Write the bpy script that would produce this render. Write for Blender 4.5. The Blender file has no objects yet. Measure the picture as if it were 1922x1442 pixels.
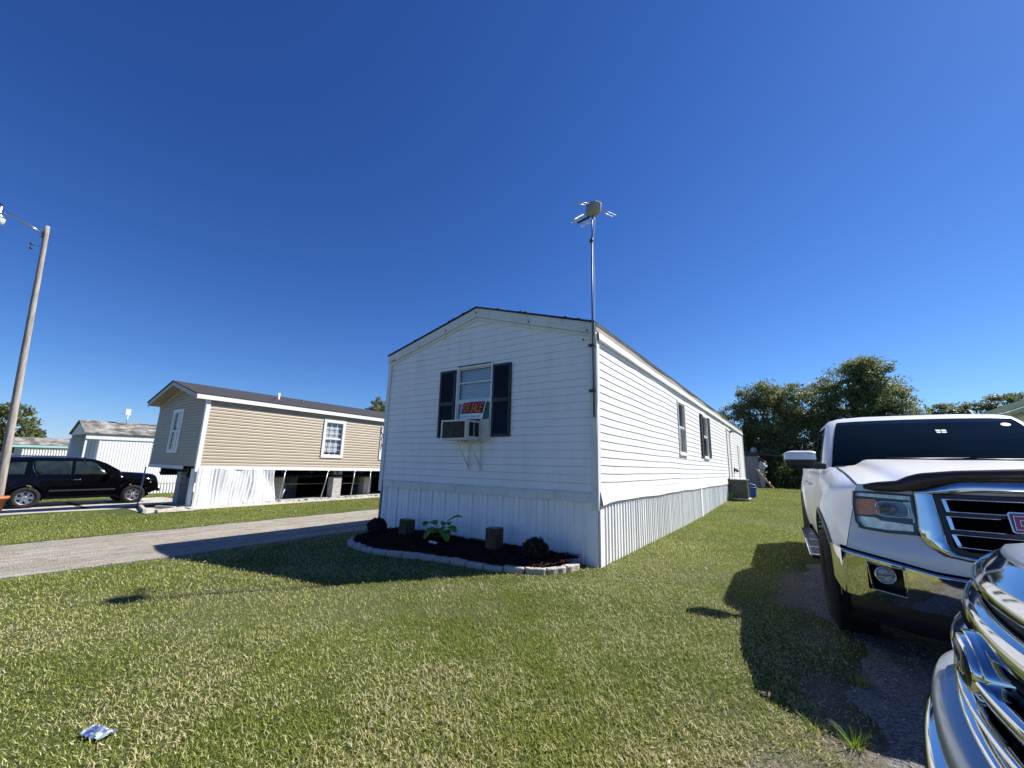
SUN_E = 5.0; SKY_S = .10; EXPO = .85; GRASS_N = 1350000
import bpy, bmesh, math, random
import numpy as np
from mathutils import Vector, Matrix, Euler
random.seed(7); rng = np.random.default_rng(11)
PI = math.pi
scene = bpy.context.scene
C = scene.collection
# ------------------------------------------------------------------ helpers
def smooth(a, b, x):
    t = np.clip((np.asarray(x, float) - a) / (b - a), 0, 1); return t * t * (3 - 2 * t)
def lerp(a, b, t): return a + (b - a) * t
def interp(x, tab):
    return float(np.interp(x, [p[0] for p in tab], [p[1] for p in tab]))
class MB:
    def __init__(s): s.v = []; s.f = []; s.m = []; s.sm = []; s.cut = []
    def next(s): s.cut.append((len(s.v), len(s.f)))
    def add(s, vs, fs, mi=0, sm=False):
        b = len(s.v); s.v += [tuple(map(float, p)) for p in vs]
        for f in fs: s.f.append(tuple(b + i for i in f)); s.m.append(mi); s.sm.append(sm)
    def quad(s, a, b, c, d, mi=0): s.add([a, b, c, d], [(0, 1, 2, 3)], mi)
    def box(s, x0, x1, y0, y1, z0, z1, mi=0, M=None, bev=0.0):
        if bev > 0:
            b = bev
            # chamfered box: 24 verts from 3 inset variants
            vs = []; idx = {}
            for i, (X, sx) in enumerate(((x0, 1), (x1, -1))):
                for j, (Y, sy) in enumerate(((y0, 1), (y1, -1))):
                    for k, (Z, sz) in enumerate(((z0, 1), (z1, -1))):
                        for a in range(3):
                            p = [X + sx * b, Y + sy * b, Z + sz * b]; p[a] = (X, Y, Z)[a]
                            idx[(i, j, k, a)] = len(vs); vs.append(p)
            fs = []
            for a in range(3):
                o = [q for q in range(3) if q != a]
                for s0 in (0, 1):
                    q = []
                    for (u, w) in ((0, 0), (1, 0), (1, 1), (0, 1)):
                        t = [0, 0, 0]; t[a] = s0; t[o[0]] = u; t[o[1]] = w; q.append(idx[(t[0], t[1], t[2], a)])
                    fs.append(q)
            for a in range(3):           # edges parallel to axis a
                o = [q for q in range(3) if q != a]
                for u in (0, 1):
                    for w in (0, 1):
                        t = [0, 0, 0]; t[o[0]] = u; t[o[1]] = w
                        t0 = list(t); t1 = list(t); t0[a] = 0; t1[a] = 1
                        fs.append([idx[(*t0, o[0])], idx[(*t1, o[0])], idx[(*t1, o[1])], idx[(*t0, o[1])]])
            for i in (0, 1):
                for j in (0, 1):
                    for k in (0, 1): fs.append([idx[(i, j, k, a)] for a in range(3)])
        else:
            vs = [(x, y, z) for x in (x0, x1) for y in (y0, y1) for z in (z0, z1)]
            fs = [(0, 1, 3, 2), (4, 6, 7, 5), (0, 4, 5, 1), (2, 3, 7, 6), (0, 2, 6, 4), (1, 5, 7, 3)]
        if M is not None: vs = [M @ Vector(p) for p in vs]
        s.add(vs, fs, mi)
    def grid(s, P, mi=0, closed_u=False, closed_v=False, sm=True):
        """P[i][j] points"""
        n, m = len(P), len(P[0]); vs = [p for r in P for p in r]; fs = []
        for i in range(n if closed_u else n - 1):
            for j in range(m if closed_v else m - 1):
                a = i * m + j; b = ((i + 1) % n) * m + j; c = ((i + 1) % n) * m + (j + 1) % m; d = i * m + (j + 1) % m
                fs.append((a, b, c, d))
        s.add(vs, fs, mi, sm)
    def tube(s, pts, r, n=8, mi=0, caps=True):
        pts = [Vector(p) for p in pts]; rs = r if isinstance(r, (list, tuple)) else [r] * len(pts)
        rings = []; prev = None
        for i, p in enumerate(pts):
            d = (pts[min(i + 1, len(pts) - 1)] - pts[max(i - 1, 0)]).normalized()
            if prev is None:
                u = d.orthogonal().normalized()
            else:
                u = (prev - d * prev.dot(d)); u = u.normalized() if u.length > 1e-6 else d.orthogonal().normalized()
            prev = u; w = d.cross(u)
            rings.append([p + (u * math.cos(a) + w * math.sin(a)) * rs[i] for a in [2 * PI * k / n for k in range(n)]])
        s.grid(rings, mi, closed_v=True)
        if caps:
            s.add(rings[0], [tuple(range(n))[::-1]], mi); s.add(rings[-1], [tuple(range(n))], mi)
    def lathe(s, prof, n=32, mi=0, M=None):
        """prof [(r, h)] revolved round local Y"""
        R = [[(r * math.cos(2 * PI * k / n), h, r * math.sin(2 * PI * k / n)) for r, h in prof] for k in range(n)]
        if M is not None: R = [[M @ Vector(p) for p in q] for q in R]
        s.grid(R, mi, closed_u=True)
    def prism(s, poly, fn0, fn1, mi=0):
        """poly 2D; fn0/fn1 map (a,b)->3D"""
        n = len(poly); A = [fn0(*p) for p in poly]; B = [fn1(*p) for p in poly]
        s.add(A + B, [tuple(range(n))[::-1], tuple(range(n, 2 * n))] + [(i, (i + 1) % n, n + (i + 1) % n, n + i) for i in range(n)], mi)
    def build_each(s, name, mats, parent=None):
        c = [q for q in s.cut] + [(len(s.v), len(s.f))]
        if not s.cut or s.cut[0] != (0, 0): c = [(0, 0)] + c
        for (v0, f0), (v1, f1) in zip(c, c[1:]):
            if v1 > v0:
                t = MB(); t.v = s.v[v0:v1]; t.f = [tuple(i - v0 for i in f) for f in s.f[f0:f1]]; t.m = s.m[f0:f1]; t.sm = s.sm[f0:f1]; t.build(name, mats, parent)
    def build(s, name, mats, parent=None, loc=None, fix=True):
        me = bpy.data.meshes.new(name); me.from_pydata(s.v, [], s.f)
        if not isinstance(mats, (list, tuple)): mats = [mats]
        for m in mats: me.materials.append(m)
        me.polygons.foreach_set('material_index', s.m); me.polygons.foreach_set('use_smooth', s.sm)
        if fix:
            bm = bmesh.new(); bm.from_mesh(me)
            bmesh.ops.remove_doubles(bm, verts=bm.verts, dist=1e-5)
            bmesh.ops.recalc_face_normals(bm, faces=bm.faces); bm.to_mesh(me); bm.free()
        o = bpy.data.objects.new(name, me); C.objects.link(o)
        if parent is not None: o.parent = parent
        if loc is not None: o.location = loc
        return o
def plate(mb, poly, F, th, off=0.0, mi=0, step=.05, axis=0):
    """polygon in (a,b) laid on curved face: F(a,b)->depth; returns solid of thickness th. Point=(F+off, a, b)"""
    bm = bmesh.new(); vs = [bm.verts.new((a, b, 0)) for a, b in poly]; bm.faces.new(vs)
    a0 = min(p[0] for p in poly); a1 = max(p[0] for p in poly)
    x = math.ceil(a0 / step) * step
    while x < a1:
        bmesh.ops.bisect_plane(bm, geom=bm.verts[:] + bm.edges[:] + bm.faces[:], plane_co=(x, 0, 0), plane_no=(1, 0, 0)); x += step
    b0 = min(p[1] for p in poly); b1 = max(p[1] for p in poly); x = math.ceil(b0 / step) * step
    while x < b1:
        bmesh.ops.bisect_plane(bm, geom=bm.verts[:] + bm.edges[:] + bm.faces[:], plane_co=(0, x, 0), plane_no=(0, 1, 0)); x += step
    bm.verts.ensure_lookup_table(); n = len(bm.verts); bm.verts.index_update()
    P = [(v.co.x, v.co.y) for v in bm.verts]
    A = [(F(a, b) + off + th, a, b) for a, b in P]; B = [(F(a, b) + off, a, b) for a, b in P]
    fs = [[v.index for v in f.verts] for f in bm.faces]; fs2 = [[n + i for i in f[::-1]] for f in fs]
    sd = [(e.verts[0].index, e.verts[1].index, n + e.verts[1].index, n + e.verts[0].index) for e in bm.edges if len(e.link_faces) == 1]
    mb.add(A + B, fs + fs2 + sd, mi); bm.free()
def thing(name, label, cat, loc=(0, 0, 0), rot=(0, 0, 0), group=None):
    o = bpy.data.objects.new(name, None); C.objects.link(o); o.location = loc; o.rotation_euler = rot
    o.empty_display_size = .2
    o['label'] = label; o['category'] = cat
    if group: o['group'] = group
    return o
def tag(o, label, cat, group=None, kind=None):
    o['label'] = label; o['category'] = cat
    if group: o['group'] = group
    if kind: o['kind'] = kind
    return o
def struct(o): o['kind'] = 'structure'; return o
# ------------------------------------------------------------------ materials
def pm(name, col, rough=.5, metal=0., var=.12, vs=6., bump=0., bs=60., col2=None, c2s=3., c2t=(.5, .7), spec=.5, coat=0., stretch=None, trans=0.):
    m = bpy.data.materials.new(name); m.use_nodes = True; nt = m.node_tree; N = nt.nodes; L = nt.links
    b = N['Principled BSDF']; b.inputs['Roughness'].default_value = rough; b.inputs['Metallic'].default_value = metal
    b.inputs['Specular IOR Level'].default_value = spec; b.inputs['Coat Weight'].default_value = coat
    b.inputs['Coat Roughness'].default_value = .03
    tc = N.new('ShaderNodeTexCoord'); src = tc.outputs['Object']
    if stretch:
        mp = N.new('ShaderNodeMapping'); mp.inputs['Scale'].default_value = stretch; L.new(src, mp.inputs['Vector']); src = mp.outputs['Vector']
    n1 = N.new('ShaderNodeTexNoise'); n1.inputs['Scale'].default_value = vs; n1.inputs['Detail'].default_value = 5; L.new(src, n1.inputs['Vector'])
    mx = N.new('ShaderNodeMix'); mx.data_type = 'RGBA'
    c = Vector(col[:3]); lo = [max(0, x * (1 - var)) for x in c]; hi = [min(1, x * (1 + var)) for x in c]
    mr = N.new('ShaderNodeMapRange'); mr.inputs[1].default_value = .3; mr.inputs[2].default_value = .7
    L.new(n1.outputs['Fac'], mr.inputs[0]); L.new(mr.outputs[0], mx.inputs['Factor'])
    mx.inputs['A'].default_value = (*lo, 1); mx.inputs['B'].default_value = (*hi, 1); out = mx.outputs['Result']
    if col2:
        n2 = N.new('ShaderNodeTexNoise'); n2.inputs['Scale'].default_value = c2s; n2.inputs['Detail'].default_value = 8; n2.inputs['Roughness'].default_value = .65
        L.new(src, n2.inputs['Vector'])
        m2 = N.new('ShaderNodeMapRange'); m2.inputs[1].default_value = c2t[0]; m2.inputs[2].default_value = c2t[1]; L.new(n2.outputs['Fac'], m2.inputs[0])
        mx2 = N.new('ShaderNodeMix'); mx2.data_type = 'RGBA'; L.new(m2.outputs[0], mx2.inputs['Factor'])
        L.new(out, mx2.inputs['A']); mx2.inputs['B'].default_value = (*col2, 1); out = mx2.outputs['Result']
    L.new(out, b.inputs['Base Color'])
    if bump > 0:
        n3 = N.new('ShaderNodeTexNoise'); n3.inputs['Scale'].default_value = bs; n3.inputs['Detail'].default_value = 6; L.new(src, n3.inputs['Vector'])
        bp = N.new('ShaderNodeBump'); bp.inputs['Strength'].default_value = bump; bp.inputs['Distance'].default_value = .02
        L.new(n3.outputs['Fac'], bp.inputs['Height']); L.new(bp.outputs['Normal'], b.inputs['Normal'])
    return m
def thin_glass(name, tint=(.9, .95, .95), rough=.01, dens=.9, ior=1.5):
    m = bpy.data.materials.new(name); m.use_nodes = True; nt = m.node_tree; N = nt.nodes; L = nt.links
    N.remove(N['Principled BSDF']); out = N['Material Output']
    tr = N.new('ShaderNodeBsdfTransparent'); tr.inputs['Color'].default_value = (*[t * dens for t in tint], 1)
    gl = N.new('ShaderNodeBsdfGlossy'); gl.inputs['Roughness'].default_value = rough; gl.inputs['Color'].default_value = (1, 1, 1, 1)
    g = N.new('ShaderNodeNewGeometry'); dp = N.new('ShaderNodeVectorMath'); dp.operation = 'DOT_PRODUCT'; L.new(g.outputs['Incoming'], dp.inputs[0]); L.new(g.outputs['Normal'], dp.inputs[1])
    def mth(op, a, b=None):
        q = N.new('ShaderNodeMath'); q.operation = op
        for i, v in enumerate((a, b)):
            if v is None: continue
            if isinstance(v, (int, float)): q.inputs[i].default_value = v
            else: L.new(v, q.inputs[i])
        return q.outputs[0]
    f0 = ((ior - 1) / (ior + 1)) ** 2; sch = mth('MULTIPLY', mth('POWER', mth('SUBTRACT', 1., mth('ABSOLUTE', dp.outputs['Value'])), 5.), 1 - f0); fr_ = mth('ADD', sch, 2 * f0)
    no = N.new('ShaderNodeTexNoise'); no.inputs['Scale'].default_value = 3.
    bp = N.new('ShaderNodeBump'); bp.inputs['Strength'].default_value = .02; L.new(no.outputs['Fac'], bp.inputs['Height']); L.new(bp.outputs['Normal'], gl.inputs['Normal'])
    mx = N.new('ShaderNodeMixShader'); L.new(fr_, mx.inputs[0]); L.new(tr.outputs[0], mx.inputs[1]); L.new(gl.outputs[0], mx.inputs[2])
    L.new(mx.outputs[0], out.inputs['Surface']); return m
M = {}
M['white_siding'] = pm('white_siding', (.81, .81, .80), .42, var=.035, vs=1.5, col2=(.68, .69, .66), c2s=2.2, c2t=(.5, .85), bump=.06, bs=25, stretch=(2.2, 2.2, .5))
M['white_trim'] = pm('white_trim', (.78, .78, .76), .4, var=.04, vs=3, col2=(.60, .58, .50), c2s=5, c2t=(.6, .85))
M['old_white_trim'] = pm('old_white_trim', (.70, .71, .68), .5, var=.06, vs=2, col2=(.50, .47, .36), c2s=6, c2t=(.52, .8), stretch=(1, 1, .4))
M['skirt_metal'] = pm('skirt_metal', (.85, .86, .86), .38, var=.05, vs=2, col2=(.55, .54, .48), c2s=2.2, c2t=(.6, .85), stretch=(3, 3, .6))
M['shingle'] = pm('shingle', (.045, .045, .05), .9, var=.5, vs=30, bump=.6, bs=40, spec=.2)
M['shutter'] = pm('shutter', (.012, .014, .02), .5, var=.3, vs=8)
M['tan_siding'] = pm('tan_siding', (.41, .345, .25), .5, var=.05, vs=1.5, bump=.05, bs=25, stretch=(1, 1, 4))
M['dark_soffit'] = pm('dark_soffit', (.30, .27, .22), .7, var=.1)
M['concrete'] = pm('concrete', (.42, .40, .36), .9, var=.15, vs=4, col2=(.24, .23, .20), c2s=2.5, c2t=(.5, .75), bump=.4, bs=30, spec=.2)
M['block'] = pm('concrete_block', (.46, .44, .40), .95, var=.15, vs=9, bump=.5, bs=60, spec=.2)
M['black_steel'] = pm('black_steel', (.03, .03, .032), .6, var=.3)
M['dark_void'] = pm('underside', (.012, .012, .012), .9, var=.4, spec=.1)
M['galv'] = pm('galvanised', (.45, .46, .47), .42, .8, var=.15, vs=12)
M['wood_pole'] = pm('weathered_pole', (.30, .27, .24), .85, var=.35, vs=9, bump=.5, bs=35, col2=(.42, .40, .37), c2s=4, stretch=(4, 4, .35), spec=.2)
M['raw_wood'] = pm('raw_wood', (.50, .36, .22), .8, var=.25, vs=10, bump=.2, bs=40, stretch=(4, 4, .6), spec=.2)
M['grey_wood'] = pm('grey_wood', (.40, .37, .31), .9, var=.25, vs=10, bump=.3, bs=40, spec=.2)
M['bark'] = pm('stump_bark', (.11, .085, .06), .95, var=.6, vs=12, bump=1., bs=25, stretch=(3, 3, .5), spec=.1)
M['cut_wood'] = pm('cut_wood', (.33, .24, .15), .85, var=.25, vs=15, spec=.2)
M['mulch'] = pm('mulch', (.035, .018, .014), .95, var=.7, vs=40, bump=1., bs=50, spec=.1)
M['edging'] = pm('edging_brick', (.44, .41, .36), .92, var=.14, vs=8, col2=(.30, .29, .26), c2s=6, c2t=(.5, .8), bump=.5, bs=60, spec=.2)
M['ac_green'] = pm('ac_paint', (.06, .075, .07), .5, var=.2)
M['ac_cream'] = pm('ac_cream', (.68, .66, .57), .5, var=.08, vs=9, col2=(.30, .24, .15), c2s=7, c2t=(.6, .85))
M['blue_plastic'] = pm('blue_plastic', (.02, .11, .42), .4, var=.1)
M['black'] = pm('black_plastic', (.012, .012, .013), .45, var=.2)
M['satin_black'] = pm('satin_black', (.014, .014, .016), .35, var=.15)
M['rubber'] = pm('tyre_rubber', (.018, .018, .018), .85, var=.3, vs=20, bump=.2, bs=60, spec=.25)
M['truck_white'] = pm('truck_white', (.78, .775, .76), .30, var=.02, vs=2, coat=.35, col2=(.64, .63, .60), c2s=1.5, c2t=(.55, .9))
M['silver_paint'] = pm('silver_paint', (.36, .39, .42), .32, .35, var=.02, vs=3, coat=.35)
M['suv_black'] = pm('suv_black', (.002, .002, .003), .08, var=.1, coat=0., spec=.22)
M['chrome'] = pm('chrome', (.70, .71, .72), .045, 1., var=.02, vs=3)
M['chrome_dull'] = pm('chrome_dull', (.70, .71, .72), .16, 1., var=.05, vs=8)
M['alloy'] = pm('alloy', (.62, .63, .65), .3, .9, var=.04)
M['tint_glass'] = pm('tinted_glass', (.004, .008, .010), .015, var=.3, vs=1.5, spec=.22)
M['smoke'] = pm('smoked_acrylic', (.055, .038, .030), .22, var=.2, spec=.3)
M['amber'] = pm('amber_lens', (.85, .22, .02), .3, var=.25, vs=40, coat=.2, bump=.4, bs=90)
M['lamp_silver'] = pm('lamp_reflector', (.86, .80, .66), .30, .35, var=.25, vs=30)  # warm tint put into the colour, standing in for ground bounce
M['badge_red'] = pm('badge_red', (.40, .01, .03), .2, var=.05, coat=.8)
M['glass'] = thin_glass('window_glass'); M['lens'] = thin_glass('clear_lens', (.97, .97, .96), .01, 1., 1.25)
M['blind'] = pm('blind', (.80, .82, .86), .7, var=.03)
M['curtain'] = pm('curtain', (.45, .45, .43), .9, var=.1, vs=20, stretch=(5, 5, .3))
M['room'] = pm('dim_room', (.09, .09, .10), .9, var=.2)
M['orange_letter'] = pm('orange_letter', (.85, .13, .03), .6, var=.03)
M['sign_black'] = pm('sign_black', (.02, .02, .02), .6, var=.1)
M['sign_white'] = pm('sign_white', (.78, .78, .76), .6, var=.03)
M['ink'] = pm('ink', (.05, .05, .09), .7, var=.1)
M['terracotta'] = pm('terracotta', (.42, .15, .045), .6, var=.12)
M['dirty_roof'] = pm('dirty_metal_roof', (.30, .285, .26), .7, var=.25, vs=3, col2=(.075, .068, .058), c2s=1.9, c2t=(.40, .60))
M['ribbed_white'] = pm('ribbed_white', (.76, .77, .77), .45, var=.04)
M['ribbed_cream'] = pm('ribbed_cream', (.70, .70, .60), .5, var=.05)
M['mint'] = pm('mint_trim', (.38, .60, .55), .5, var=.05)
M['shed_grey'] = pm('shed_grey', (.27, .26, .28), .7, var=.12, vs=4, stretch=(6, 6, .3))
M['rust_orange'] = pm('rust_stain', (.42, .17, .10), .8, var=.25)
M['green_roof'] = pm('green_roof', (.46, .50, .30), .55, var=.15, vs=3)
M['terracotta_print'] = pm('dark_print', (.12, .04, .02), .6, var=.1)
def leaf_mat(name, c1, c2, tr=.35):
    m = bpy.data.materials.new(name); m.use_nodes = True; nt = m.node_tree; N = nt.nodes; L = nt.links
    b = N['Principled BSDF']; b.inputs['Roughness'].default_value = .5; b.inputs['Specular IOR Level'].default_value = .35
    g = N.new('ShaderNodeNewGeometry'); mx = N.new('ShaderNodeMix'); mx.data_type = 'RGBA'
    mx.inputs['A'].default_value = (*c1, 1); mx.inputs['B'].default_value = (*c2, 1); L.new(g.outputs['Random Per Island'], mx.inputs['Factor'])
    L.new(mx.outputs['Result'], b.inputs['Base Color'])
    t = N.new('ShaderNodeBsdfTranslucent'); hs = N.new('ShaderNodeHueSaturation'); hs.inputs['Value'].default_value = 1.3; hs.inputs['Saturation'].default_value = 1.1
    L.new(mx.outputs['Result'], hs.inputs['Color']); L.new(hs.outputs['Color'], t.inputs['Color'])
    ms = N.new('ShaderNodeMixShader'); ms.inputs[0].default_value = tr; L.new(b.outputs[0], ms.inputs[1]); L.new(t.outputs[0], ms.inputs[2])
    L.new(ms.outputs[0], N['Material Output'].inputs['Surface']); return m
M['oak_leaf'] = leaf_mat('oak_leaf', (.070, .098, .038), (.25, .275, .13), .40)
M['bush_leaf'] = leaf_mat('bush_leaf', (.045, .075, .022), (.20, .24, .09), .35)
M['grille_chrome'] = pm('grille_chrome', (.60, .61, .62), .06, 1., var=.04, vs=6)
M['oak_bark'] = pm('oak_bark', (.13, .115, .095), .95, var=.4, vs=6, bump=.8, bs=12, stretch=(2, 2, .5), spec=.1)
M['hosta_leaf'] = leaf_mat('broad_leaf', (.10, .22, .03), (.16, .32, .05), .35)
M['mum_leaf'] = leaf_mat('mum_leaf', (.014, .020, .012), (.045, .030, .024), .1)
M['mum_flower'] = pm('mum_flower', (.05, .012, .02), .8, var=.4)
# ------------------------------------------------------------------ camera, light
cam = bpy.data.objects.new('camera', bpy.data.cameras.new('camera')); C.objects.link(cam)
cam.data.sensor_width = 36; cam.data.lens = 770 / 1922 * 36; cam.data.clip_start = .02; cam.data.clip_end = 3000
R = Matrix(((0.824, 0.090, 0.559), (0.566, -0.167, -0.808), (0.021, 0.982, -0.188)))
qx = R.row[0].normalized(); qz = (R.row[2] - qx * R.row[2].dot(qx)).normalized(); qy = qz.cross(qx)
R = Matrix((qx, qy, qz))
cam.matrix_world = Matrix.Translation((0, 0, 1.3)) @ R.to_4x4(); scene.camera = cam
SD = Vector((.585, .765, 1.0)).normalized()
sun = bpy.data.objects.new('sun', bpy.data.lights.new('sun', 'SUN')); C.objects.link(sun)
sun.data.energy = SUN_E; sun.data.angle = math.radians(.53); sun.data.color = (1., .955, .89)
sun.rotation_euler = SD.to_track_quat('Z', 'Y').to_euler()
w = bpy.data.worlds.new('World'); scene.world = w; w.use_nodes = True; nt = w.node_tree
sky = nt.nodes.new('ShaderNodeTexSky'); sky.sky_type = 'NISHITA'; sky.sun_disc = False
sky.sun_elevation = math.asin(SD.z); sky.sun_rotation = math.atan2(SD.x, SD.y)
sky.air_density = 1.0; sky.dust_density = .1; sky.ozone_density = 2.2; sky.altitude = 0
bg = nt.nodes['Background']; bg.inputs['Strength'].default_value = SKY_S
sep = nt.nodes.new('ShaderNodeSeparateColor'); cmb = nt.nodes.new('ShaderNodeCombineColor'); nt.links.new(sky.outputs[0], sep.inputs[0])
KS = .10 * 2 ** .75
for i, (a_, g_) in enumerate(((.37, 1.40), (.50, 1.26), (.66, 1.05))):      # clear, dry, deep blue autumn sky
    m1 = nt.nodes.new('ShaderNodeMath'); m1.operation = 'MULTIPLY'; m1.inputs[1].default_value = KS; nt.links.new(sep.outputs[i], m1.inputs[0])
    m2 = nt.nodes.new('ShaderNodeMath'); m2.operation = 'POWER'; m2.inputs[1].default_value = g_; nt.links.new(m1.outputs[0], m2.inputs[0])
    m3 = nt.nodes.new('ShaderNodeMath'); m3.operation = 'MULTIPLY'; m3.inputs[1].default_value = a_ / KS * .92; nt.links.new(m2.outputs[0], m3.inputs[0]); (nt.links.new(m3.outputs[0], cmb.inputs[i]) if i < 2 else None)
mg = nt.nodes.new('ShaderNodeMath'); mg.operation = 'MULTIPLY_ADD'; mg.inputs[1].default_value = .16; nt.links.new(sep.outputs[1], mg.inputs[0]); nt.links.new(m3.outputs[0], mg.inputs[2]); nt.links.new(mg.outputs[0], cmb.inputs[2])
nt.links.new(cmb.outputs[0], bg.inputs['Color'])
scene.view_settings.view_transform = 'Standard'; scene.view_settings.look = 'None'
scene.view_settings.exposure = EXPO; scene.view_settings.gamma = 1
# ------------------------------------------------------------------ terrain
def gz(x, y):
    x = np.asarray(x, float); y = np.asarray(y, float)
    z = -.15 * smooth(6.2, 8.6, -x) - .21 * smooth(9, 16.0, -x) - .44 * smooth(17.3, 23, -x)
    z = z + .13 * smooth(10, 18, y) * smooth(-9, -5, x)
    return z
def gz1(x, y): return float(gz(x, y))
def vnoise(x, y, s=1., seed=0):
    a = np.sin(x * 1.7 * s + seed + 1.3 * np.sin(y * 1.1 * s + seed)) + np.sin(y * 2.3 * s - seed * 2 + 1.7 * np.sin(x * .9 * s)) + .6 * np.sin((x + y) * 4.1 * s + seed * 3) + .5 * np.sin((x - y) * 6.3 * s + seed) + .35 * np.sin(x * 11.3 * s + 2 * np.sin(y * 9.1 * s))
    return a / 3.4
def drive_edge_l(y): return -6.95 + .12 * vnoise(y * 2, y * .3, 1.5, 3) - .35 * smooth(2.6, .6, y)   # east edge of the left drive
def drive_edge_r(y): return .07 + .14 * vnoise(y * 1.4, y * .2, 1.5, 5) - .28 * smooth(4.2, 5.6, y)
def bare(x, y):
    """0 lawn .. 1 bare"""
    x = np.asarray(x, float); y = np.asarray(y, float); n = vnoise(x, y, 2.2, 1.)
    b = np.zeros_like(x)
    def blob(cx, cy, a, bb, ang, k=1.):
        dx = (x - cx) * math.cos(ang) + (y - cy) * math.sin(ang); dy = -(x - cx) * math.sin(ang) + (y - cy) * math.cos(ang)
        return k * smooth(1.35, .55, np.sqrt((dx / a) ** 2 + (dy / bb) ** 2) + .45 * n)
    for q in [(-.12, 5.7, .22, .9, 0), (.0, 3.25, .14, .45, .3, .9), (.12, 2.75, .16, .16, 0), (-.04, 4.4, .10, .4, .2, .8), (-.05, 2.35, .45, .28, .4, .8)]: b = np.maximum(b, blob(*q))
    b = np.maximum(b, .22 * smooth(.15, .5, vnoise(x, y, .9, 8)))
    b = np.maximum(b, smooth(.35, 0, np.abs(x - drive_edge_l(y)) + .1 * n) * .5 * (y < 8))
    return b
def bed_inside(x, y):
    n = len(BED); ins = np.zeros(np.shape(x), bool)
    for i in range(n):
        x0, y0 = BED[i]; x1, y1 = BED[(i + 1) % n]
        c = ((y0 > y) != (y1 > y)) & (x < (x1 - x0) * (y - y0) / (y1 - y0 + 1e-12) + x0); ins ^= c
    return ins
EDGE = [(-6.05, 5.05), (-6.13, 4.72), (-6.08, 4.40), (-5.86, 4.15), (-5.52, 4.02), (-5.12, 3.99), (-4.72, 4.05), (-4.34, 4.17), (-3.96, 4.24), (-3.58, 4.26), (-3.22, 4.29), (-2.90, 4.40), (-2.64, 4.56), (-2.49, 4.80), (-2.45, 5.06)]
BED = [(-6.0, 5.24)] + EDGE + [(-2.45, 5.24)]
def blocked(x, y):
    b = (x > -6.75) & (x < -2.2) & (y > 5.24)                                  # white home
    b |= (x > -10.9 + .1 * vnoise(y * 2, y, 1.5, 2)) & (x < drive_edge_l(y)) & (y < 9.3)
    b |= (x > drive_edge_r(y)) & (y < 7.6 + .3 * vnoise(x * 2, y, 2, 1)) & (x < 5.4)
    b |= bed_inside(x, y)
    b |= (x < -15.75) & (x > -21.5) & (y > 5.45)                               # slab under tan home
    b |= (x < -15.3 + .08 * vnoise(y, x, 3, 1)) & (y > 3.6) & (y < 5.5) & (x > -22)
    b |= (x < -17.1) & (x > -27.5) & (y > .3) & (y < 4.4)
    b |= (x < -22.5) & (x > -27.5) & (y > .3) & (y < 7.5)
    return b
def axis(pts):
    out = []
    for (a, b, st) in pts: out += list(np.arange(a, b, st))
    return np.array(out + [pts[-1][1]])
gx = axis([(-900, -120, 130), (-120, -40, 10), (-40, -24, 1), (-24, 2.5, .2), (2.5, 20, 1.5), (20, 120, 10), (120, 900, 130)])
gy = axis([(-300, -40, 65), (-40, -4, 4), (-4, 0, .5), (0, 12, .2), (12, 30, 1), (30, 120, 7.5), (120, 1200, 120)])
GX, GY = np.meshgrid(gx, gy); GZ = gz(GX, GY)
def np_mesh(name, V, F, mats, parent=None, attr=None):
    me = bpy.data.meshes.new(name); V = np.asarray(V, np.float32).reshape(-1, 3); F = np.asarray(F, np.int32); k = F.shape[1]
    me.vertices.add(len(V)); me.vertices.foreach_set('co', V.ravel()); me.loops.add(F.size); me.loops.foreach_set('vertex_index', F.ravel())
    me.polygons.add(len(F)); me.polygons.foreach_set('loop_start', np.arange(0, F.size, k, dtype=np.int32)); me.polygons.foreach_set('loop_total', np.full(len(F), k, np.int32))
    for m in (mats if isinstance(mats, list) else [mats]): me.materials.append(m)
    if attr is not None:
        for nme, a in attr.items():
            at = me.attributes.new(nme, 'FLOAT', 'POINT'); at.data.foreach_set('value', np.asarray(a, np.float32))
    me.update(calc_edges=True); me.validate()
    o = bpy.data.objects.new(name, me); C.objects.link(o)
    if parent: o.parent = parent
    return o
def grid_faces(n, m):
    i, j = np.meshgrid(np.arange(n - 1), np.arange(m - 1), indexing='ij'); a = (i * m + j).ravel()
    return np.stack([a, a + 1, a + m + 1, a + m], 1)
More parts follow.
